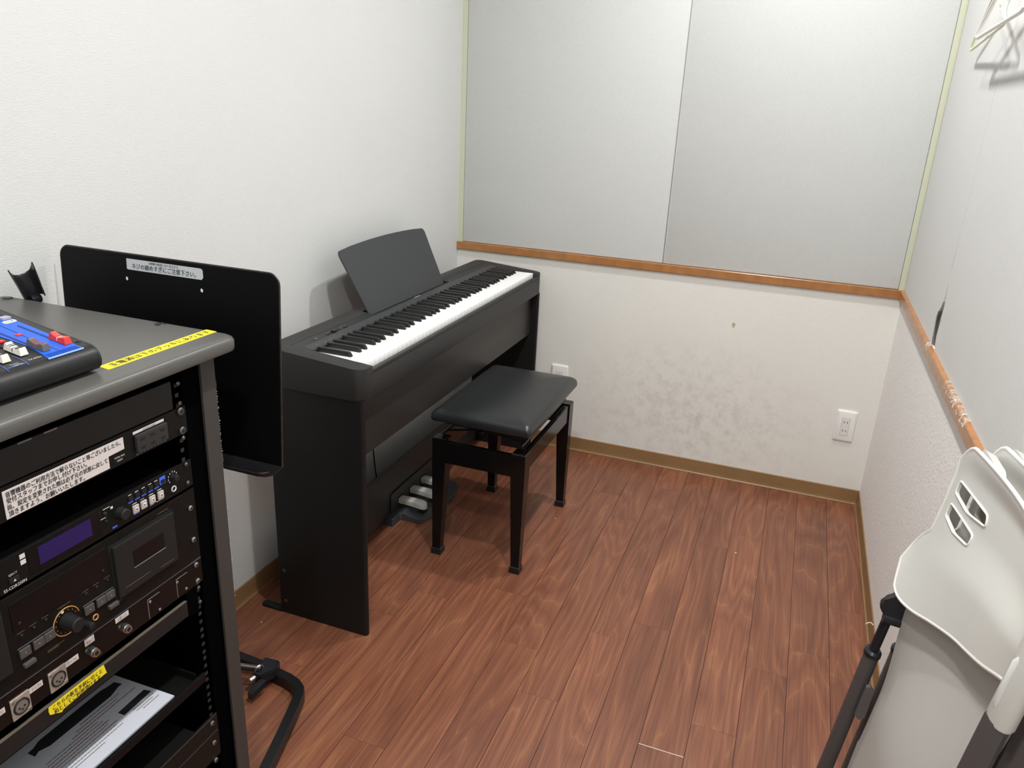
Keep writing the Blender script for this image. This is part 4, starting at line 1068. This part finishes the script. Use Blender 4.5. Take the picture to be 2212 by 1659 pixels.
# open trough clip: C section swept upward, tilted
a0 = Vector((.060, -1.928, .988)); ax = Vector((.0, -.30, .95)).normalized(); fwd = Vector((.90, -.42, -.05)); fwd = (fwd-ax*fwd.dot(ax)).normalized(); sd = ax.cross(fwd)
rings = []
for tt in (0, .004, .02, .035, .048, .056, .062):
    Rr = (.0165+.06*tt); op = R(70+ (tt/.062)**3*22)
    o_, i_ = [], []
    for k in range(13):
        an = op + (2*math.pi-2*op)*k/12
        te = tt*(1-.34*min(1, 1.5*(1-abs(k-6)/6))*(tt/.062)**2)
        o_.append(tuple(a0+ax*te+(fwd*math.cos(an)+sd*math.sin(an))*Rr)); i_.append(tuple(a0+ax*te+(fwd*math.cos(an)+sd*math.sin(an))*(Rr-.0022)))
    rings.append(o_+i_[::-1])
loft(bm, rings); finish('clip', bm, mat('clip_black', (.016, .016, .018), .28), mc, smooth=True)

# ================================================================== CHAIRS
CA = R(6.5)
CO = Vector((1.4701, -1.884, 0.0))
Wv = Vector((0, 1, 0)); Uv = Vector((math.sin(CA), 0, math.cos(CA))); Fv = Vector((-math.cos(CA), 0, math.sin(CA)))
def G(w_, f, u): return CO+Wv*w_+Fv*f+Uv*u
chair = thing('folding_chair', 'pale grey plastic folding chair leaning folded by the right wall, frontmost of the pair', 'chair', CO, 'folded chairs by the right wall')
def shell_f(w_, s):       # s 0 top .. 1 bottom
    b = .008*(abs(w_)/.2)**2
    f_edge = .010 + (.018*max(0, (s-.55)/.45)**1.5 if w_ > 0 else -.013*s)
    f_mid = -.022 + .004*s
    q = min(1, abs(w_)/.205)
    f = f_mid + (f_edge-f_mid)*q**1.7
    return f
def low_u(w_):
    pts = [(-.225, .818), (-.18, .800), (-.095, .757), (-.026, .727), (.04, .702), (.10, .678), (.15, .658), (.19, .652), (.225, .668)]
    w_ = max(-.2249, min(.2249, w_))
    for i in range(len(pts)-1):
        if w_ <= pts[i+1][0]:
            (x1, y1), (x2, y2) = pts[i], pts[i+1]
            x0, y0 = pts[i-1] if i else (2*x1-x2, 2*y1-y2)
            x3, y3 = pts[i+2] if i+2 < len(pts) else (2*x2-x1, 2*y2-y1)
            m1 = (y2-y0)/(x2-x0)*(x2-x1); m2 = (y3-y1)/(x3-x1)*(x2-x1); t = (w_-x1)/(x2-x1)
            return (2*t**3-3*t*t+1)*y1+(t**3-2*t*t+t)*m1+(-2*t**3+3*t*t)*y2+(t**3-t*t)*m2
    return pts[-1][1]
NW, NU = 60, 34
def recess(q, s):       # the back dishes in below its proud top edge
    r_ = min(1, max(0, s)/.16); r_ = r_*r_*(3-2*r_); q_ = min(1, max(0, (s-.35)/.35)); q_ = q_*q_*(3-2*q_)
    return -.010*r_*(1-q_)*(1-.8*abs(q)**3)
def surf_f(w_, u):
    s = (.921-u)/(.921-low_u(w_)); return shell_f(w_, s)+recess(w_/.21, s)
def sh(i, j):
    s = j/NU; q = -1+2*i/NW
    hw_ = .205
    if s > .60:
        hw_r = .205+.024*math.sin(min(1, (s-.60)/.30)*math.pi/2)
    else: hw_r = .205
    hw_l = .205
    w_ = q*(hw_r if q > 0 else hw_l)
    ub = low_u(w_); ut = .921
    # rounded corners at the top and lower far corner
    e = max(0, (abs(q)-.86)/.14)
    if s <= .5: ut_ = ut-.028*e**2.4
    else: ut_ = ut-.028*e**2.4
    ub_ = ub+(.030*e**2.2 if q > 0 else 0)
    u = ut_+(ub_-ut_)*s
    back = recess(q, s)
    return w_, shell_f(w_, s)+back, u
bm = bmesh.new()
TH = .0042
V = [[bm.verts.new(G(*sh(i, j))) for j in range(NU+1)] for i in range(NW+1)]
def sh_b(i, j):
    w_, f, u = sh(i, j); return G(w_, f-TH, u)
VB = [[bm.verts.new(sh_b(i, j)) for j in range(NU+1)] for i in range(NW+1)]
# two slanted slots near the far side
def inpoly(p, poly):
    c = False; n = len(poly)
    for a in range(n):
        x1, y1 = poly[a]; x2, y2 = poly[a-1]
        if (y1 > p[1]) != (y2 > p[1]) and p[0] < (x2-x1)*(p[1]-y1)/(y2-y1)+x1: c = not c
    return c
for i in range(NW):
    for j in range(NU):
        bm.faces.new((V[i][j], V[i+1][j], V[i+1][j+1], V[i][j+1])); bm.faces.new((VB[i][j], VB[i][j+1], VB[i+1][j+1], VB[i+1][j]))
for i in range(NW):
    for j in (0, NU): bm.faces.new((V[i][j], V[i+1][j], VB[i+1][j], VB[i][j]))
for j in range(NU):
    for i in (0, NW): bm.faces.new((V[i][j], V[i][j+1], VB[i][j+1], VB[i][j]))
bmesh.ops.recalc_face_normals(bm, faces=bm.faces[:])
def slot_cutter(pts):
    c = bmesh.new(); 
    loft(c, [[tuple(G(a, .06, b)) for a, b in pts], [tuple(G(a, -.09, b)) for a, b in pts]]); return c
def rounded(poly, r=.006):
    out = []; n = len(poly)
    for i in range(n):
        p0, p1, p2 = Vector(poly[i-1]), Vector(poly[i]), Vector(poly[(i+1) % n])
        d0 = (p0-p1); d2 = (p2-p1); rr = min(r, d0.length*.4, d2.length*.4)
        a = p1+d0.normalized()*rr; b = p1+d2.normalized()*rr
        for k in range(4):
            t_ = k/3; out.append(tuple((1-t_)**2*a+2*t_*(1-t_)*p1+t_**2*b))
    return out
slots = [[(.190, .866), (.194, .845), (.150, .836), (.096, .845), (.102, .860), (.148, .862)], [(.192, .828), (.194, .806), (.158, .797), (.112, .803), (.113, .820), (.160, .824)]]
slots = [[(min(a, .190), b) for a, b in s] for s in slots]
shell = finish('backrest', bake_bool(bm, [slot_cutter(rounded(s)) for s in slots], 0), M_chair, chair, smooth=True, recalc=False)
# thick rounded rim all around the shell
ringpts = [sh(i, 0) for i in range(NW+1)]+[sh(NW, j) for j in range(1, NU+1)]+[sh(i, NU) for i in range(NW-1, -1, -1)]+[sh(0, j) for j in range(NU-1, 0, -1)]
bm = bmesh.new(); tube(bm, [G(a, f-TH/2, u) for a, f, u in ringpts], .0031, 8, closed=True); finish('rim', bm, mat('pale_rim', (.74, .735, .70), .3), chair, smooth=True)
for s in slots:
    rs_ = rounded(s)
    bm = bmesh.new(); tube(bm, [G(a, surf_f(a, b)+.0002, b) for a, b in rs_], .0018, 6, closed=True); finish('slot_rim', bm, mat('pale_rim', (0, 0, 0)), chair, smooth=True)
# backward cap behind the far top corner
bm = bmesh.new()
cap = [(.214, .915), (.218, .893), (.205, .862), (.150, .868), (.120, .905), (.14, .918)]
loft(bm, [[tuple(G(a, -.016, b)) for a, b in rounded(cap, .01)], [tuple(G(a*.99, -.031, b-.004)) for a, b in rounded(cap, .01)]]); finish('corner_cap', bm, M_chair, chair, smooth=True)
# uprights: plastic sleeves above, charcoal tube below
def ov(w_, f, u, a, b, n=16): return [tuple(G(w_+a*math.cos(2*math.pi*k/n), f+b*math.sin(2*math.pi*k/n), u)) for k in range(n)]
for sgn in (1, -1):
    wc = .224 if sgn > 0 else -.218
    aa = .016 if sgn > 0 else .020
    fs = -.013 if sgn > 0 else -.004
    bm = bmesh.new(); top_u = .899 if sgn > 0 else 1.00
    loft(bm, [ov(wc, fs, .776, aa*.9, .012), ov(wc, fs, .780, aa, .0135), ov(wc, fs, top_u-.006, aa, .0135), ov(wc, fs, top_u-.001, aa*.9, .012), ov(wc, fs, top_u, aa*.6, .008)])
    slv = finish('sleeve', bm, M_chair, chair, smooth=True)
    bm = bmesh.new(); loft(bm, [ov(wc+.004*sgn, fs+.010, .792, .003, .003), ov(wc+.004*sgn, fs+.012, .803, .0042, .0042), ov(wc+.004*sgn, fs+.012, .852, .0042, .0042), ov(wc+.004*sgn, fs+.010, .860, .002, .002)]); finish('sleeve_ridge', bm, M_chair, slv, smooth=True)
    if sgn > 0:
        bm = bmesh.new(); loft(bm, [ov(.209, .018, .528, .0105, .0075, 12), ov(.209, .016, .640, .0105, .0075, 12)]); finish('inner_tube', bm, M_softblack, chair, smooth=True)
        bm = bmesh.new(); loft(bm, [ov(.209, .018, .008, .0145, .012), ov(.209, .018, .524, .0145, .012)]); lg = finish('leg', bm, M_charcoal, chair, smooth=True)
        bm = bmesh.new(); loft(bm, [ov(.209, .018, .522, .0165, .0135), ov(.209, .018, .529, .0165, .0135), ov(.209, .018, .533, .013, .010)]); finish('tube_collar', bm, M_softblack, lg, smooth=True)
        bm = bmesh.new(); loft(bm, [[tuple(G(ww_, f_, u_)) for f_, u_ in ((.006, .474), (-.001, .466), (-.003, .412), (.004, .404), (.012, .410), (.012, .470))] for ww_ in (.188, .197)]); finish('leg_clip', bm, mat('clip_grey', (.10, .095, .09), .45), lg)
    else:
        bm = bmesh.new(); hexa = lambda u: [tuple(G(wc+.0175*math.cos(R(60*k+15)), -.002+.013*math.sin(R(60*k+15)), u)) for k in range(6)]
        loft(bm, [hexa(.008), hexa(.779)]); lg = finish('leg', bm, M_charcoal, chair)
    bm = bmesh.new(); ww = .209 if sgn > 0 else wc
    ff = .018 if sgn > 0 else -.002
    loft(bm, [ov(ww, ff, .0, .019, .016), ov(ww, ff, .022, .018, .015)]); finish('foot_cap', bm, M_softblack, lg, smooth=True)
    # rear leg pair folded behind
    bm = bmesh.new(); wr_ = .175*sgn
    tube(bm, [G(wr_, -.026, .54), G(wr_, -.026, .012)], .0055, 12); finish('leg', bm, M_charcoal, chair, smooth=True)
# hinge bracket with thumb lug on the far upright
bm = bmesh.new()
hp = [(1.503, .618), (1.507, .632), (1.516, .640), (1.536, .651), (1.548, .652), (1.553, .640), (1.546, .604), (1.538, .598), (1.518, .600)]
prism(bm, rounded(hp, .006), 'y', -1.689, -1.676)
bmesh.ops.bevel(bm, geom=[e for e in bm.edges if abs(e.verts[0].co.y-e.verts[1].co.y) < 1e-5], offset=.0022, segments=2, affect='EDGES')
finish('hinge_lug', bm, M_softblack, chair, smooth=True)
bm = bmesh.new(); cyl(bm, (1.513, -1.682, .600), (1, 0, -.10), .0100, .029, 20, bev=.002); finish('hinge_barrel', bm, M_softblack, chair, smooth=True)
# seat folded flat against the frame
bm = bmesh.new()
def seat_hw(u):
    return .182 - .006*math.sin((u-.3)*8) if u > .36 else .185-.03*((.36-u)/.36)
NU2, NV2 = 40, 24
rowsf, rowsb = [], []
for a in range(NU2+1):
    rf, rb = [], []
    for b in range(NV2+1):
        q = -1+2*b/NV2
        ut2 = low_u(q*.182-.004)+.016
        u = .18+(ut2-.18)*a/NU2
        h = seat_hw(u); w_ = q*(h+.010)+.006
        dome = -.008+.010*(1-abs(q)**3.0)-.003*abs(q)**6
        tt_ = min(1, max(0, (u-.46)/(ut2-.02-.46))); tt_ = tt_*tt_*(3-2*tt_)
        f = dome*(1-tt_)+(shell_f(min(w_, .2), 1)-.022)*tt_
        rf.append(bm.verts.new(G(w_, f, u))); rb.append(bm.verts.new(G(w_, min(f-.006, -.018), u)))
    rowsf.append(rf); rowsb.append(rb)
for a in range(NU2):
    for b in range(NV2):
        bm.faces.new((rowsf[a][b], rowsf[a][b+1], rowsf[a+1][b+1], rowsf[a+1][b])); bm.faces.new((rowsb[a][b], rowsb[a+1][b], rowsb[a+1][b+1], rowsb[a][b+1]))
    for b in (0, NV2): bm.faces.new((rowsf[a][b], rowsf[a+1][b], rowsb[a+1][b], rowsb[a][b]))
for b in range(NV2):
    for a in (0, NU2): bm.faces.new((rowsf[a][b], rowsf[a][b+1], rowsb[a][b+1], rowsb[a][b]))
finish('seat', bm, M_chairseat, chair, smooth=True)
# second chair behind the first
def copy_tree(o, parent=None):
    c = o.copy(); COL.objects.link(c); c.parent = parent
    for ch in [x for x in bpy.data.objects if x.parent == o]: copy_tree(ch, c)
    return c
c2 = copy_tree(chair)
c2.location = CO+Vector((.043, .024, .0))
c2['label'] = 'pale grey plastic folding chair squeezed between the front chair and the wall'

# ================================================================== HANGERS
def hanger(name, label, A, B, neckz, m, r):
    A, B = Vector(A), Vector(B); t = thing(name, label, 'hanger', ((A+B)/2)+Vector((0, 0, .0)), 'plastic hangers on the right wall')
    mid = (A+B)/2; neck = mid+Vector((0, 0, neckz))
    bm = bmesh.new()
    path = [A+(B-A)*.02+Vector((0,0,.0005)), A+(B-A)*.06, A+(B-A)*.5, B+(A-B)*.06, B+(A-B)*.02+Vector((0,0,.001)), B+Vector((0, 0, .004)), B+(neck-B)*.03+Vector((0, 0, .010)), B+(neck-B)*.25+Vector((0, 0, .010)), B+(neck-B)*.7+Vector((0, 0, .008)), neck+Vector((0, -.012, 0)), neck+Vector((0, .012, 0)), A+(neck-A)*.7+Vector((0, 0, .008)), A+(neck-A)*.25+Vector((0, 0, .010)), A+(neck-A)*.03+Vector((0, 0, .010)), A+Vector((0, 0, .004))]
    tube(bm, path, r, 12, closed=True); finish('frame', bm, m, t, smooth=True)
    bm = bmesh.new()
    hk = [neck, neck+Vector((0, 0, .03))]
    for k in range(9):
        a = R(200-k*30); hk.append(neck+Vector((0, .0+.022*math.cos(a)+.0, .055+.022*math.sin(a))))
    tube(bm, hk, r*.8, 8); finish('hook', bm, m, t, smooth=True)
    hp_ = neck+Vector((0, 0, .074))
    return hp_
h1 = hanger('clothes_hanger', 'cream plastic clothes hanger, the one hanging farther from the camera', (1.633, -.390, 1.533), (1.612, -.900, 1.545), .095, M_hang_c, .0035)
h2 = hanger('clothes_hanger', 'white plastic clothes hanger in front of the cream one on the right wall', (1.604, -.648, 1.540), (1.600, -1.130, 1.546), .095, M_hang_w, .0045)
for hp_, lb in ((h1, 'small white wall hook holding the cream hanger'), (h2, 'small white wall hook holding the white hanger')):
    t = thing('wall_hook', lb, 'hook', (XW, hp_.y, hp_.z))
    finish('hook_plate', Bx(XW-.003, hp_.y-.012, hp_.z-.02, XW+.0005, hp_.y+.012, hp_.z+.025, bev=.001), M_white, t)
    bm = bmesh.new(); tube(bm, [(XW-.002, hp_.y, hp_.z-.006), (hp_.x-.006, hp_.y, hp_.z-.006), (hp_.x-.012, hp_.y, hp_.z+.006)], .0035, 8); finish('hook_arm', bm, M_white, t, smooth=True)
